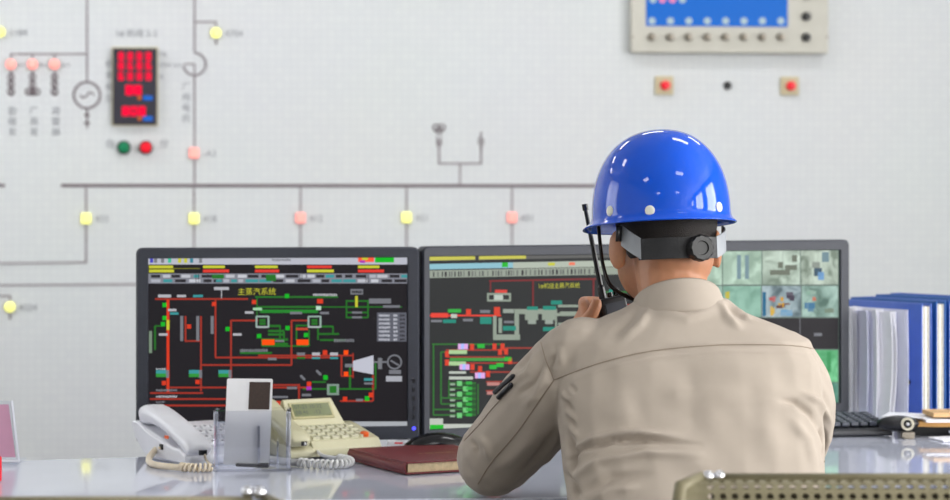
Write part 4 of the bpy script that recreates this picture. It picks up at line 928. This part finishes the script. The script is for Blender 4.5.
# --- skin: one continuous body
b = B(M['skin'])
b.ball(hp(0, 0, .01), (.076, .096, .100), seg=24, rings=16, R=RH_)
b.ball(hp(0, .035, -.068), (.068, .072, .066), seg=20, rings=12, R=RH_)
b.ball(hp(0, -.045, -.055), (.060, .048, .060), seg=20, rings=12, R=RH_)
b.ball(hp(0, .100, -.040), (.012, .018, .020), R=RH_); b.ball(hp(0, .078, -.108), (.024, .022, .018), R=RH_)
b.ball(hp(0, .096, -.072), (.022, .010, .009), R=RH_)
for sx in (-1, 1):
    Re = RH_@Matrix.Rotation(sx*math.radians(-25), 3, 'Z')
    b.ball(hp(sx*(.086 if sx < 0 else .093), .004, -.042), (.008, .019, .033), seg=14, rings=10, R=Re); b.ball(hp(sx*.080, .004, -.060), (.006, .010, .012), R=Re)
    b.ball(hp(sx*.055, .058, -.035), (.018, .022, .018), R=RH_)
limb(b, [(.325, 3.86, 1.02), (.322, 3.875, 1.08), (.314, 3.90, 1.15)], [.064, .058, .056])
b.loft([ell((.33, 3.86, 1.05), .08, .05), ell((.335, 3.85, 1.01), .16, .07), ell((.34, 3.84, .96), .17, .085), ell((.34, 3.79, .86), .16, .09), ell((.34, 3.71, .74), .145, .085), ell((.34, 3.63, .60), .15, .09), ell((.345, 3.59, .50), .165, .11)])
for sx, hx in ((-1, .26), (1, .43)):
    limb(b, [(hx, 3.60, .53), (hx+sx*.02, 3.83, .56), (hx+sx*.03, 4.04, .52)], [.075, .066, .052])
    limb(b, [(hx+sx*.03, 4.04, .52), (hx+sx*.03, 4.03, .34), (hx+sx*.03, 4.0, .09)], [.05, .048, .034])
    limb(b, [(hx+sx*.03, 3.98, .05), (hx+sx*.035, 4.12, .035)], [.034, .028])
LS = (.165, 3.85, .985); LE = (.029, 3.985, .812); LW = (.175, 4.115, .985)
RS = (.500, 3.86, .975); RE = (.525, 4.02, .815); RW = (.465, 4.25, .792)
limb(b, [LS, (.105, 3.915, .90), LE], [.045, .042, .036]); limb(b, [LE, (.11, 4.05, .90), LW], [.036, .034, .024])
limb(b, [RS, (.515, 3.94, .90), RE], [.045, .042, .036]); limb(b, [RE, (.50, 4.13, .80), RW], [.036, .032, .024])
# left hand around the radio
limb(b, [LW, (.186, 4.105, 1.02), (.192, 4.100, 1.045)], [.024, .026, .020], seg=14)
b.ball((.190, 4.098, 1.035), (.016, .026, .034))
for i, z in enumerate((1.064, 1.046, 1.028, 1.011)):
    l = (.95, 1, .96, .85)[i]
    b.tube(catmull([(.188, 4.092, z-.004), (.187, 4.118, z+.004), (.203, 4.128, z+.004), (.203+.024*l, 4.126, z+.001), (.203+.040*l, 4.113, z-.002)], 4), [.0105]*5+[.0098]*6+[.009]*6, seg=10)
    b.ball((.203+.040*l, 4.113, z-.002), .0088, seg=10, rings=6)
b.tube(catmull([(.186, 4.085, 1.020), (.189, 4.064, 1.038), (.199, 4.058, 1.052), (.2055, 4.060, 1.0665)], 4), [.013]*4+[.0115]*4+[.0108]*5, seg=10); b.ball((.2055, 4.060, 1.0665), (.0105, .0095, .0125), seg=10, rings=6)
# right hand resting on the desk
b.ball((.455, 4.285, .778), (.036, .042, .015))
for i in range(4):
    x0 = .480-i*.018; L = (.052, .066, .070, .062)[3-i if i < 3 else 0]
    b.tube(catmull([(x0, 4.305, .780), (x0-.004, 4.305+L*.5, .788), (x0-.008, 4.305+L, .768)], 4), .0085, seg=8); b.ball((x0-.008, 4.305+L, .768), .0083, seg=8, rings=6)
b.tube(catmull([(.430, 4.272, .775), (.408, 4.295, .774), (.402, 4.322, .768)], 4), .0098, seg=8); b.ball((.402, 4.322, .768), .0095, seg=8, rings=6)
organic('body', b, .0038, 4, M['skin'], root)
for sx in (-1, 1):
    emit('eye', B(M['eye']).ball(hp(sx*.031, .085, -.012), .0125, seg=12, rings=8), None, root, smooth=True)
# --- hair
hb = B(M['hair']); rows = []
for j in range(14):
    t_ = math.radians(-40+j*10); 
    rows.append([hp(.0805*math.cos(t_)*math.cos(2*PI*k/32), .1005*math.cos(t_)*math.sin(2*PI*k/32)-.001, .01+.103*math.sin(t_)-(.0 if math.sin(2*PI*k/32) < .2 or j > 3 else -.035*(4-j)/4)) for k in range(32)])
emit('hair', hb.loft(rows, cap=False), None, root, smooth=True)

# --- shirt
sh = B(M['shirt'])
sh.loft([ell((.336, 3.872, 1.085), .072, .060, e=2.0), ell((.333, 3.866, 1.066), .100, .068, e=2.1), ell((.333, 3.860, 1.045), .150, .082, e=2.2), ell((.340, 3.853, 1.020), .198, .096, e=2.4), ell((.344, 3.845, .985), .210, .108, e=2.4),
         ell((.342, 3.835, .94), .212, .118, e=2.5), ell((.343, 3.81, .88), .210, .124, e=2.5), ell((.345, 3.775, .81), .206, .125, e=2.4), ell((.345, 3.72, .72), .196, .125, e=2.3), ell((.345, 3.66, .61), .186, .125, e=2.2), ell((.345, 3.61, .50), .190, .14, e=2.2)])
limb(sh, [(.171, 3.855, .993), (.124, 3.89, .932), (.084, 3.935, .878), LE], [.066, .074, .072, .063])
limb(sh, [LE, (.10, 4.045, .892), LW], [.062, .058, .037])
limb(sh, [(.492, 3.862, .976), (.519, 3.90, .925), (.524, 3.965, .86), RE], [.062, .067, .067, .058])
limb(sh, [RE, (.50, 4.13, .812), (.468, 4.235, .800)], [.058, .050, .037])
def proj(co): return np.stack([475+F*co[:, 0]/co[:, 1], 190-F*(co[:, 2]-CAMZ)/co[:, 1]], 1)
def dist_poly(p, poly):
    best = np.full(len(p), 1e9); tt = np.zeros(len(p)); L = len(poly)-1
    for i in range(L):
        a = np.array(poly[i]); c = np.array(poly[i+1]); ab = c-a
        t = np.clip(((p-a)@ab)/(ab@ab), 0, 1); d = np.linalg.norm(p-(a+t[:, None]*ab), axis=1)
        k = d < best; best[k] = d[k]; tt[k] = (i+t[k])/L
    return best, tt
# folds of the cloth: path in the picture, width in px, height in mm (negative = crease)
folds = [
 ([(566, 462), (584, 449), (612, 441), (650, 440), (700, 445)], 2.8, -5.5), ([(566, 455), (590, 440), (620, 433), (670, 434)], 3.6, 3.5), ([(570, 480), (600, 461), (645, 453), (700, 455)], 5, 4.5), ([(570, 462), (596, 442), (640, 434), (680, 436)], 5, 4),
 ([(576, 495), (612, 478), (650, 474)], 5, -3.5), ([(585, 500), (615, 490), (640, 487)], 5, 3),
 ([(566, 430), (574, 455), (572, 474)], 4, -6), ([(560, 470), (572, 485), (578, 500)], 4, -6),
 ([(562, 392), (570, 402)], 2.4, 2.5), ([(564, 400), (573, 411)], 2.4, -2.5), ([(565, 409), (575, 420)], 2.4, 2.5), ([(566, 417), (576, 428)], 2.4, -2.5), ([(568, 426), (577, 437)], 2.4, 2.5), ([(570, 384), (576, 392)], 2.4, -2),
 ([(826, 440), (812, 415), (796, 402), (778, 400)], 4, -5), ([(832, 425), (818, 402), (800, 392)], 4, 4), ([(824, 460), (826, 445), (822, 428)], 3, -7), ([(815, 470), (808, 440), (790, 418)], 6, 3),
 ([(530, 352), (523, 362), (514, 372)], 3, -3), ([(524, 350), (516, 362)], 3, 3), ([(538, 352), (528, 372), (512, 384)], 3.4, 3), ([(545, 360), (532, 384), (516, 396)], 3.4, -3.2), ([(548, 372), (536, 396), (522, 408)], 4, 2.6),
 ([(470, 440), (476, 446), (478, 456)], 3, -3), ([(480, 436), (488, 446), (490, 462)], 4, 3), ([(540, 430), (520, 452), (500, 470)], 7, 3), ([(556, 430), (540, 456), (520, 478)], 5, -3), ([(556, 448), (546, 470), (530, 486)], 5, 3),
 ([(556, 352), (549, 368), (553, 384)], 4, -3.5), ([(560, 345), (562, 366)], 4, 2),
 ([(718, 300), (728, 318), (742, 330)], 4, 3), ([(724, 296), (736, 312), (752, 322)], 3.6, -3), ([(736, 306), (752, 320)], 4, 2.5), ([(640, 305), (628, 322), (610, 334)], 5, -2.5), ([(650, 306), (640, 326), (620, 340)], 5, 2.5),
 ([(640, 400), (700, 392), (760, 400)], 14, 2), ([(690, 360), (696, 440)], 14, -1.8), ([(620, 380), (630, 430)], 12, 1.5), ([(760, 380), (770, 450)], 12, 1.5), ([(660, 300), (685, 306), (712, 301)], 3.5, -3.5), ([(656, 312), (686, 318), (716, 311)], 5, 2.5),
 ([(810, 345), (822, 362), (828, 390)], 4, -2.5),
 ([(554, 380), (600, 363), (652, 351), (720, 345), (790, 345), (822, 350)], 2.2, -1.2), ([(554, 386), (600, 369), (652, 357), (720, 351), (790, 351), (822, 356)], 2.6, .8),
]
def shirt_fx(co, no):
    p = proj(co); view = co-np.array([0, 0, CAMZ]); view /= np.linalg.norm(view, axis=1)[:, None]
    face = np.clip(-(no*view).sum(1)*3, 0, 1)
    disp = np.zeros(len(co))
    for poly, w, h in folds:
        d, t = dist_poly(p, poly); disp += h*.0021*np.exp(-(d/(w*.85))**2)*np.clip(np.minimum(t, 1-t)*3+.1, 0, 1)
    co2 = co+no*(disp*face)[:, None]
    # soft irregularity of worn cloth everywhere
    n_ = np.sin(co[:, 0]*41+co[:, 2]*23)*np.sin(co[:, 2]*37+co[:, 1]*29+1.3)*.0016+np.sin(co[:, 0]*90+co[:, 2]*70)*np.sin(co[:, 1]*80-co[:, 2]*55)*.0006
    return co2+no*n_[:, None]
shirt = organic('shirt', sh, .0036, 10, M['shirt'], root, shirt_fx)
# collar band
def cring(dx, dy, rx, ry, z, tilt=.0):
    return [Vector((.330+dx+rx*math.cos(2*PI*k/40), 3.882+dy+ry*math.sin(2*PI*k/40), z-tilt*math.sin(2*PI*k/40))) for k in range(40)]
cr = B(M['shirt'])
def cring(dx, dy, rx, ry, z, tilt=.0):
    return [Vector((.328+dx+rx*math.cos(2*PI*k/40), 3.882+dy+ry*math.sin(2*PI*k/40), z-tilt*math.sin(2*PI*k/40)+tilt*.18*math.cos(2*PI*k/40))) for k in range(40)]
cr.loft([cring(.004, -.014, .088, .078, 1.048, .014), cring(.002, -.010, .079, .070, 1.062, .022), cring(-.001, -.004, .0735, .068, 1.076, .028), cring(-.002, 0, .070, .066, 1.088, .033), cring(-.002, 0, .0665, .0625, 1.088, .033), cring(-.001, 0, .066, .062, 1.074, .028), cring(0, -.008, .068, .060, 1.05, .014)], closed=True)
emit('collar', cr, None, root, smooth=True, sub=1)
# seams
sm = shirt.data; bv = BVHTree.FromPolygons([v.co+root.location for v in sm.vertices], [tuple(p.vertices) for p in sm.polygons])
def on_shirt(px, py, lift=.0003):
    o = Vector((0, 0, CAMZ)); d = Vector(((px-475)/F, 1, -(py-190)/F)).normalized()
    h = bv.ray_cast(o, d)
    return None if h[0] is None else h[0]+h[1]*lift
def seam(pts, r=.0009):
    p2 = catmull([(x, y, 0) for x, y in pts], 10); q = [on_shirt(v.x, v.y) for v in p2]; q = [v for v in q if v is not None]
    keep = [q[0]]
    for v in q[1:]:
        if (v-keep[-1]).length < .05: keep.append(v)
        else: break
    emit('seam', B(M['seam']).tube(keep, r, seg=6), None, shirt, smooth=True)
seam([(554, 380), (600, 363), (652, 351), (720, 345), (790, 345.5), (818, 350)], .0008)
seam([(541, 342), (546, 360), (554, 380)], .0007)
seam([(554, 380), (538, 403), (516, 434), (492, 462), (478, 484)], .001)
seam([(505, 395), (492, 409), (480, 424), (464, 441)], .0008)
seam([(824, 462), (827, 448), (822, 432)], .0008)

# trousers, shoes
tr = B(M['pants'])
tr.loft([ell((.345, 3.60, .60), .175, .12), ell((.345, 3.60, .52), .20, .15), ell((.345, 3.60, .485), .19, .14)])
for sx, hx in ((-1, .26), (1, .43)):
    limb(tr, [(hx, 3.62, .555), (hx+sx*.02, 3.83, .575), (hx+sx*.03, 4.035, .53)], [.088, .082, .068])
    limb(tr, [(hx+sx*.03, 4.035, .53), (hx+sx*.03, 4.03, .34), (hx+sx*.03, 4.0, .13)], [.066, .062, .055])
organic('trousers', tr, .008, 6, M['pants'], root)
for sx, hx in ((-1, .26), (1, .43)):
    s_ = B(M['shoe']); x = hx+sx*.03
    s_.loft([ell((x, 4.02, .001), .045, .135, e=2.6), ell((x, 4.02, .03), .047, .138, e=2.6), ell((x, 4.00, .06), .042, .115), ell((x, 3.97, .09), .038, .06), ell((x, 3.97, .115), .037, .05)])
    emit('shoe', s_, None, root, smooth=True)

# --- hard hat (worn)
Hb = Vector((.3045, 3.925, 1.206)); 
def hh(x, y, z): return Hb+RH_@Vector((x, y, z))
AX, AY, AZ = .109, .134, .153
def brim(q):        # extra reach of the brim around the head, q=pi/2 is the front
    f_ = max(math.sin(q), 0)
    return .010+.040*f_**3
prof = []
N = 64; rings = []
for j in range(25):
    t_ = j/24*PI/2; e = 2.25
    rr_ = max(math.cos(t_), 0)**(2/e); zz = math.sin(t_)**(2/e)
    if j == 24: rr_ = .002
    rings.append([hh(AX*rr_*math.cos(2*PI*k/N), AY*rr_*math.sin(2*PI*k/N), .012+(AZ-.012)*zz) for k in range(N)])
low = []
for fr_, dz in ((1.0, -.004), (.82, -.002), (.45, .001), (.12, .005)):
    low.append([hh((AX+brim(2*PI*k/N)*fr_)*math.cos(2*PI*k/N), (AY+brim(2*PI*k/N)*fr_)*math.sin(2*PI*k/N), dz+.001-.002*fr_*max(math.sin(2*PI*k/N), 0)**2) for k in range(N)])
sh_ = B(M['blue']).loft(low+rings, cap=False)
hat = emit('hard_hat', sh_, None, root, smooth=True, label='glossy blue hard hat with white rivets')
so = hat.modifiers.new('so', 'SOLIDIFY'); so.thickness = .003; so.offset = -1
su = hat.modifiers.new('su', 'SUBSURF'); su.levels = 1; su.render_levels = 1
hv = BVHTree.FromPolygons([v.co+root.location for v in hat.data.vertices], [tuple(p.vertices) for p in hat.data.polygons])
for px, py in ((610, 211), (650, 210.5), (719, 207)):
    h = hv.ray_cast(Vector((0, 0, CAMZ)), Vector(((px-475)/F, 1, -(py-190)/F)).normalized())
    if h[0] is not None:
        n_ = h[1] if h[1].y < 0 else -h[1]
        emit('rivet', B(M['hwhite']).lathe(h[0]-n_*.001, n_, [(.0082, 0), (.0082, .002), (.006, .0034), (0, .0038)], seg=20), None, hat, smooth=False, label='white rivet')
# suspension band
BX, BY = .0905, .1085
def band(q0, q1, zc, hgt, m, name, n=22, lift=0, z1=None, th=.0022):
    rr_ = []
    for i in range(n+1):
        q = math.radians(q0+(q1-q0)*i/n); zc_ = zc if z1 is None else zc+(z1-zc)*i/n
        c_, s_ = math.cos(q), math.sin(q)
        rr_.append([hp((BX+a+lift)*c_, (BY+a+lift)*s_, zc_+e) for a, e in ((0, -hgt/2), (th, -hgt/2), (th, hgt/2), (0, hgt/2))])
    return emit(name, B(m).loft(rr_), None, hat)
band(-147, -60, -.046, .034, M['strap_d'], 'rear_band')
band(-168, -144, -.020, .034, M['strap_l'], 'side_strap', z1=-.045, lift=.0004)
band(-62, -12, -.045, .034, M['strap_l'], 'side_strap', z1=-.022, lift=.0004)
kq = math.radians(-88); kc_ = hp((BX+.002)*math.cos(kq), (BY+.001)*math.sin(kq), -.048); kn = RH_@Vector((.02, -1, .02))
kb = B(M['knob']); prof_ = []
kb.lathe(kc_, kn, [(.020, 0), (.020, .005)], seg=32)
u_ = kn.normalized().orthogonal().normalized(); w_ = kn.normalized().cross(u_)
rg = []
for h_, s_ in ((.005, 1), (.016, 1), (.019, .88), (.019, .55), (.0165, .5)):
    rg.append([kc_+kn.normalized()*h_+(u_*math.cos(2*PI*k/48)+w_*math.sin(2*PI*k/48))*.0205*s_*(1+(.05 if (k//2) % 2 else 0)*(1 if s_ > .8 else 0)) for k in range(48)])
kb.loft(rg); emit('ratchet_knob', kb, None, hat)
# chin strap along the left cheek
cs = catmull([hp(-.098, .050, .0), hp(-.098, .046, -.030), hp(-.094, .046, -.065), hp(-.082, .046, -.098), hp(-.045, .055, -.118), hp(0, .062, -.128), hp(.045, .055, -.118), hp(.082, .042, -.085), hp(.096, .040, -.03), hp(.098, .045, 0)], 6)
emit('chin_strap', B(M['blackpl']).tube(cs, .0042, seg=8, flat=.5), None, hat, smooth=True)
cs = catmull([hp(-.094, -.030, -.012), hp(-.090, -.012, -.035), hp(-.084, .030, -.080)], 6)
es = emit('ear_strap', B(M['blackpl']).tube([hp(-.096, -.03, -.005), hp(-.0965, -.025, -.030)], .006, seg=8, flat=.6), None, hat, smooth=True)

# --- two-way radio held in the left hand
zr = Vector((-.20, .02, .98)).normalized(); xr = Vector((.95, .28, .19)); xr = (xr-zr*xr.dot(zr)).normalized(); yr = zr.cross(xr)
rc = P(611, 298, 4.09)-zr*.052
t = thing('two_way_radio', rc, 'black two-way radio with long antenna held in his left hand', 'radio')
emit('radio_body', B(M['blackpl']).box(rc, (.046, .027, .108), X=xr, Y=yr, Z=zr), None, t, bevel=.004, bseg=3)
at = rc+zr*.054-xr*.014
tip = P(584.5, 204, at.y); ax_ = (tip-at)
emit('antenna', B(M['blackpl']).tube([at, at+ax_*.12, at+ax_*.14, at+ax_*.93, at+ax_*.935, at+ax_], [.0070, .0062, .0046, .0036, .0054, .005], seg=10), None, t, smooth=False)
emit('volume_knob', B(M['blackgl']).lathe(rc+zr*.054+xr*.012, zr, [(.006, 0), (.006, .010), (.005, .012), (0, .0122)]), None, t)
emit('channel_knob', B(M['blackgl']).lathe(rc+zr*.054+xr*.000, zr, [(.005, 0), (.005, .007), (.004, .008), (0, .0082)]), None, t)
emit('speaker_grille', B(M['bezel']).box(rc-yr*.0138+zr*.034, (.034, .0012, .020), X=xr, Y=yr, Z=zr), None, t)
bx_ = B(M['white']).text('MOTO', rc-yr*.0146+zr*.030-xr*.012, xr, zr, .006, M['white']) if False else None

# --- pens in the sleeve pocket
for (a, bpt, lab) in (((499, 390), (514, 377), 'longer black pen clipped in the pocket of his left sleeve'), ((503, 394), (512, 385), 'short black pen tucked beside the longer pen in his sleeve pocket')):
    p0 = on_shirt(*a, .002); p1 = on_shirt(*bpt, .002)
    if p0 and p1:
        d = (p1-p0).normalized()
        t = thing('pen', p0, lab, 'pen', 'pens in the sleeve pocket')
        emit('pen_barrel', B(M['blackpl']).tube([p0-d*.012, p0, p1, p1+d*.003], [.0042, .0046, .0046, .003], seg=10), None, t, smooth=False)
        emit('pen_clip', B(M['bezel']).tube([p1+Vector((0, -.005, .002)), p0+Vector((0, -.006, .002))], .0013, seg=6), None, t)

# --- his swivel chair
t = thing('swivel_chair', (.345, 3.56, 0), 'dark swivel chair the worker sits on, hidden below the desk edge', 'chair')
emit('seat', B(M['bezel2']).loft([ell((.345, 3.58, .41), .22, .21, e=3), ell((.345, 3.58, .425), .235, .225, e=3), ell((.345, 3.58, .462), .235, .225, e=3), ell((.345, 3.58, .472), .20, .19, e=3)]), None, t, smooth=True)
emit('backrest', B(M['bezel2']).loft([[Vector((.345+sx*(.16+.03*math.sin(PI*k/6)), 3.40+sy-.02*k/6, .52+.18*k/6)) for sx, sy in ((-1, .02), (-.5, 0), (.5, 0), (1, .02), (.5, .035), (-.5, .035))] for k in range(7)]), None, t, smooth=True)
emit('back_support', B(M['blackpl']).tube([(.345, 3.50, .40), (.345, 3.38, .42), (.345, 3.365, .60)], .016), None, t)
emit('gas_column', B(M['chrome']).lathe((.345, 3.56, .09), (0, 0, 1), [(.03, 0), (.03, .15), (.018, .16), (.018, .32)]), None, t)
for k in range(5):
    q = 2*PI*k/5+.3; d = Vector((math.cos(q), math.sin(q), 0)); e_ = Vector((.345, 3.56, 0))+d*.26
    emit('base_arm', B(M['blackpl']).tube([Vector((.345, 3.56, .11)), e_+Vector((0, 0, .07))], [.022, .014]), None, t)
    emit('caster', B(M['blackpl']).lathe(e_+Vector((0, 0, .026))-d.cross(zt_)*.012, d.cross(zt_), [(.02, 0), (.026, .004), (.026, .02), (.02, .024)]), None, t)

# ================================================================== PERFORATED STEEL CHAIRS
def perforated_chair(X0, Yt, label, cz=.002):
    """X0 = left edge, Yt = y of the back's top; top at z .925"""
    wd = .50; t = thing('steel_chair', (X0+wd/2, Yt+.22, 0), label, 'chair', 'perforated steel chairs in the foreground')
    zt0 = .918
    pr = [(.030, zt0+.002), (.010, zt0+.0), (-.006, zt0-.012), (-.014, zt0-.032), (-.016, zt0-.06), (-.012, zt0-.13), (.0, .68), (.03, .58), (.07, .50), (.12, .455), (.20, .44), (.32, .452), (.42, .455), (.455, .44), (.46, .42)]
    P2 = catmull([(0, a, b_) for a, b_ in pr], 8); cum = [0]
    for a, b_ in zip(P2, P2[1:]): cum.append(cum[-1]+(b_-a).length)
    def at_(s_):
        s_ = min(max(s_, 0), cum[-1]-1e-6)
        i = next(i for i in range(len(cum)-1) if cum[i+1] >= s_); k_ = (s_-cum[i])/(cum[i+1]-cum[i]); p = P2[i].lerp(P2[i+1], k_)
        return Vector((0, Yt+p.y, p.z))
    def half(s_): return wd/2+.012*min(s_/.05, 1)+.0*s_-(.02*max(0, 1-s_/.014)**2)
    pitch = .0137; rows = int((cum[-1]-.03)/pitch); cols = int((wd-.03)/pitch)
    mb = B(M['steel']); xc = X0+wd/2
    def pt(u, s_): p = at_(s_); return Vector((xc+u, p.y, p.z))
    s0 = .009; u0 = -cols*pitch/2
    for j in range(rows):
        for i in range(cols):
            cu, cs_ = u0+(i+.5)*pitch, s0+(j+.5)*pitch; sh_x = 0
            sq = [(-1, -1), (0, -1), (1, -1), (1, 0), (1, 1), (0, 1), (-1, 1), (-1, 0)]
            O_ = [pt(cu+a*pitch/2, cs_+b_*pitch/2) for a, b_ in sq]
            I_ = [pt(cu+.0042*math.cos(math.atan2(b_, a)), cs_+.0042*math.sin(math.atan2(b_, a))) for a, b_ in sq]
            mb.add(O_+I_, [(k, (k+1) % 8, 8+(k+1) % 8, 8+k) for k in range(8)])
    # plain margins
    ns = rows; 
    for sx in (-1, 1):
        for j in range(ns):
            sa, sb = s0+j*pitch, s0+(j+1)*pitch
            mb.add([pt(sx*cols*pitch/2, sa), pt(sx*half(sa), sa), pt(sx*half(sb), sb), pt(sx*cols*pitch/2, sb)], [(0, 1, 2, 3)])
    for sa, sb in ((0, s0), (s0+rows*pitch, cum[-1])):
        mb.add([pt(-half(sa), sa), pt(half(sa), sa), pt(half(sb), sb), pt(-half(sb), sb)], [(0, 1, 2, 3)])
    sp_ = emit('perforated_shell', mb, None, t)
    wl = sp_.modifiers.new('w', 'WELD'); wl.merge_threshold = .0002
    so_ = sp_.modifiers.new('s', 'SOLIDIFY'); so_.thickness = .0016
    for sx in (-1, 1):
        ss = [i*.03 for i in range(int(cum[-1]/.03)+1)]
        emit('edge_tube', B(M['steel']).tube([pt(sx*(half(s_)+.004), s_) for s_ in ss], .0085, seg=10), None, t, smooth=True)
        e = pt(sx*(half(0)-.004), .0)
        emit('corner_cap', B(M['chrome']).ball(e+Vector((0, 0, cz)), (.008, .010, .0075)).ball(e+Vector((-sx*.013, 0, cz+.001)), (.0068, .010, .0068)), None, t, smooth=True, label='chrome corner cap')
    backing = []  # dark backing added behind the shell so its holes look shaded
    for i in range(25):
        s_ = .026+.50*i/24; p0, p1 = pt(0, s_-.004), pt(0, s_+.004); d_ = (p1-p0).normalized(); n_ = Vector((0, -d_.z, d_.y)); n_ = n_ if n_.y > 0 else -n_
        c_ = pt(0, s_); e_ = .006 if i in (0, 24) else .014
        backing.append([c_+Vector((-.225, 0, 0))+n_*.004, c_+Vector((.225, 0, 0))+n_*.004, c_+Vector((.225, 0, 0))+n_*(.004+e_*.6), c_+Vector((.19, 0, 0))+n_*(.004+e_), c_+Vector((-.19, 0, 0))+n_*(.004+e_), c_+Vector((-.225, 0, 0))+n_*(.004+e_*.6)])
    emit('shade_backing', B(M['holeshade']).loft(backing), None, t, label='added dark brown hole-shading pad')
    emit('top_rail', B(M['steel']).tube([pt(-half(0)+.012, 0), pt(half(0)-.012, 0)], .006, seg=10), None, t, smooth=True)
    for sx in (-1, 1):
        for yy, ye in ((.10, .03), (.38, .44)): emit('leg', B(M['chrome']).tube([(xc+sx*.20, Yt+yy, .44), (xc+sx*.23, Yt+ye, .012)], .012, seg=10), None, t)
        emit('stretcher', B(M['chrome']).tube([(xc+sx*.21, Yt+.08, .30), (xc+sx*.21, Yt+.40, .30)], .009, seg=8), None, t)
    return t
perforated_chair((688-475)/F*2.83, 2.80, 'perforated olive steel chair behind the worker, bottom right of the photo')
perforated_chair((291-475)/F*2.62-.51, 2.587, 'perforated steel chair whose top corner just shows at the bottom left', .010)

# ================================================================== LIGHT AND CAMERA
for side, a, b_ in [(1, *w_) for w_ in win]+[(-1, *w_) for w_ in LW_]:
    l = bpy.data.lights.new('daylight', 'AREA'); l.shape = 'RECTANGLE'; l.size = 1.9; l.size_y = 1.6; l.energy = WINP if side > 0 else WINP*.16; l.color = (1.0, .985, .96)
    o = bpy.data.objects.new('daylight', l); C.objects.link(o); o.location = (side*(XR-.12), (a+b_)/2, (WZ0+WZ1)/2); o.rotation_euler = (0, side*math.radians(90), 0)
w = bpy.data.worlds.new('World'); bpy.context.scene.world = w; w.use_nodes = True
w.node_tree.nodes['Background'].inputs[0].default_value = (.95, .98, 1, 1); w.node_tree.nodes['Background'].inputs[1].default_value = 3.0
cd_ = bpy.data.cameras.new('camera'); co_ = bpy.data.objects.new('camera', cd_); C.objects.link(co_)
co_.location = (0, 0, CAMZ); co_.rotation_euler = (PI/2, 0, 0)
cd_.sensor_width = 36; cd_.sensor_fit = 'HORIZONTAL'; cd_.lens = 36*F/950; cd_.shift_y = -60/950; cd_.clip_start = .05
cd_.dof.use_dof = True; cd_.dof.focus_distance = 3.95; cd_.dof.aperture_fstop = 5.8
sc = bpy.context.scene; sc.camera = co_
sc.view_settings.view_transform = 'Standard'; sc.view_settings.look = 'None'; sc.view_settings.exposure = EXPO; sc.view_settings.gamma = 1; sc.view_settings.use_curve_mapping = False
sc.cycles.max_bounces = 10; sc.cycles.diffuse_bounces = 5; sc.cycles.glossy_bounces = 4; sc.cycles.transmission_bounces = 10; sc.cycles.transparent_max_bounces = 8
sc.cycles.use_denoising = True; sc.cycles.sample_clamp_indirect = 6; sc.cycles.caustics_reflective = False; sc.cycles.caustics_refractive = False
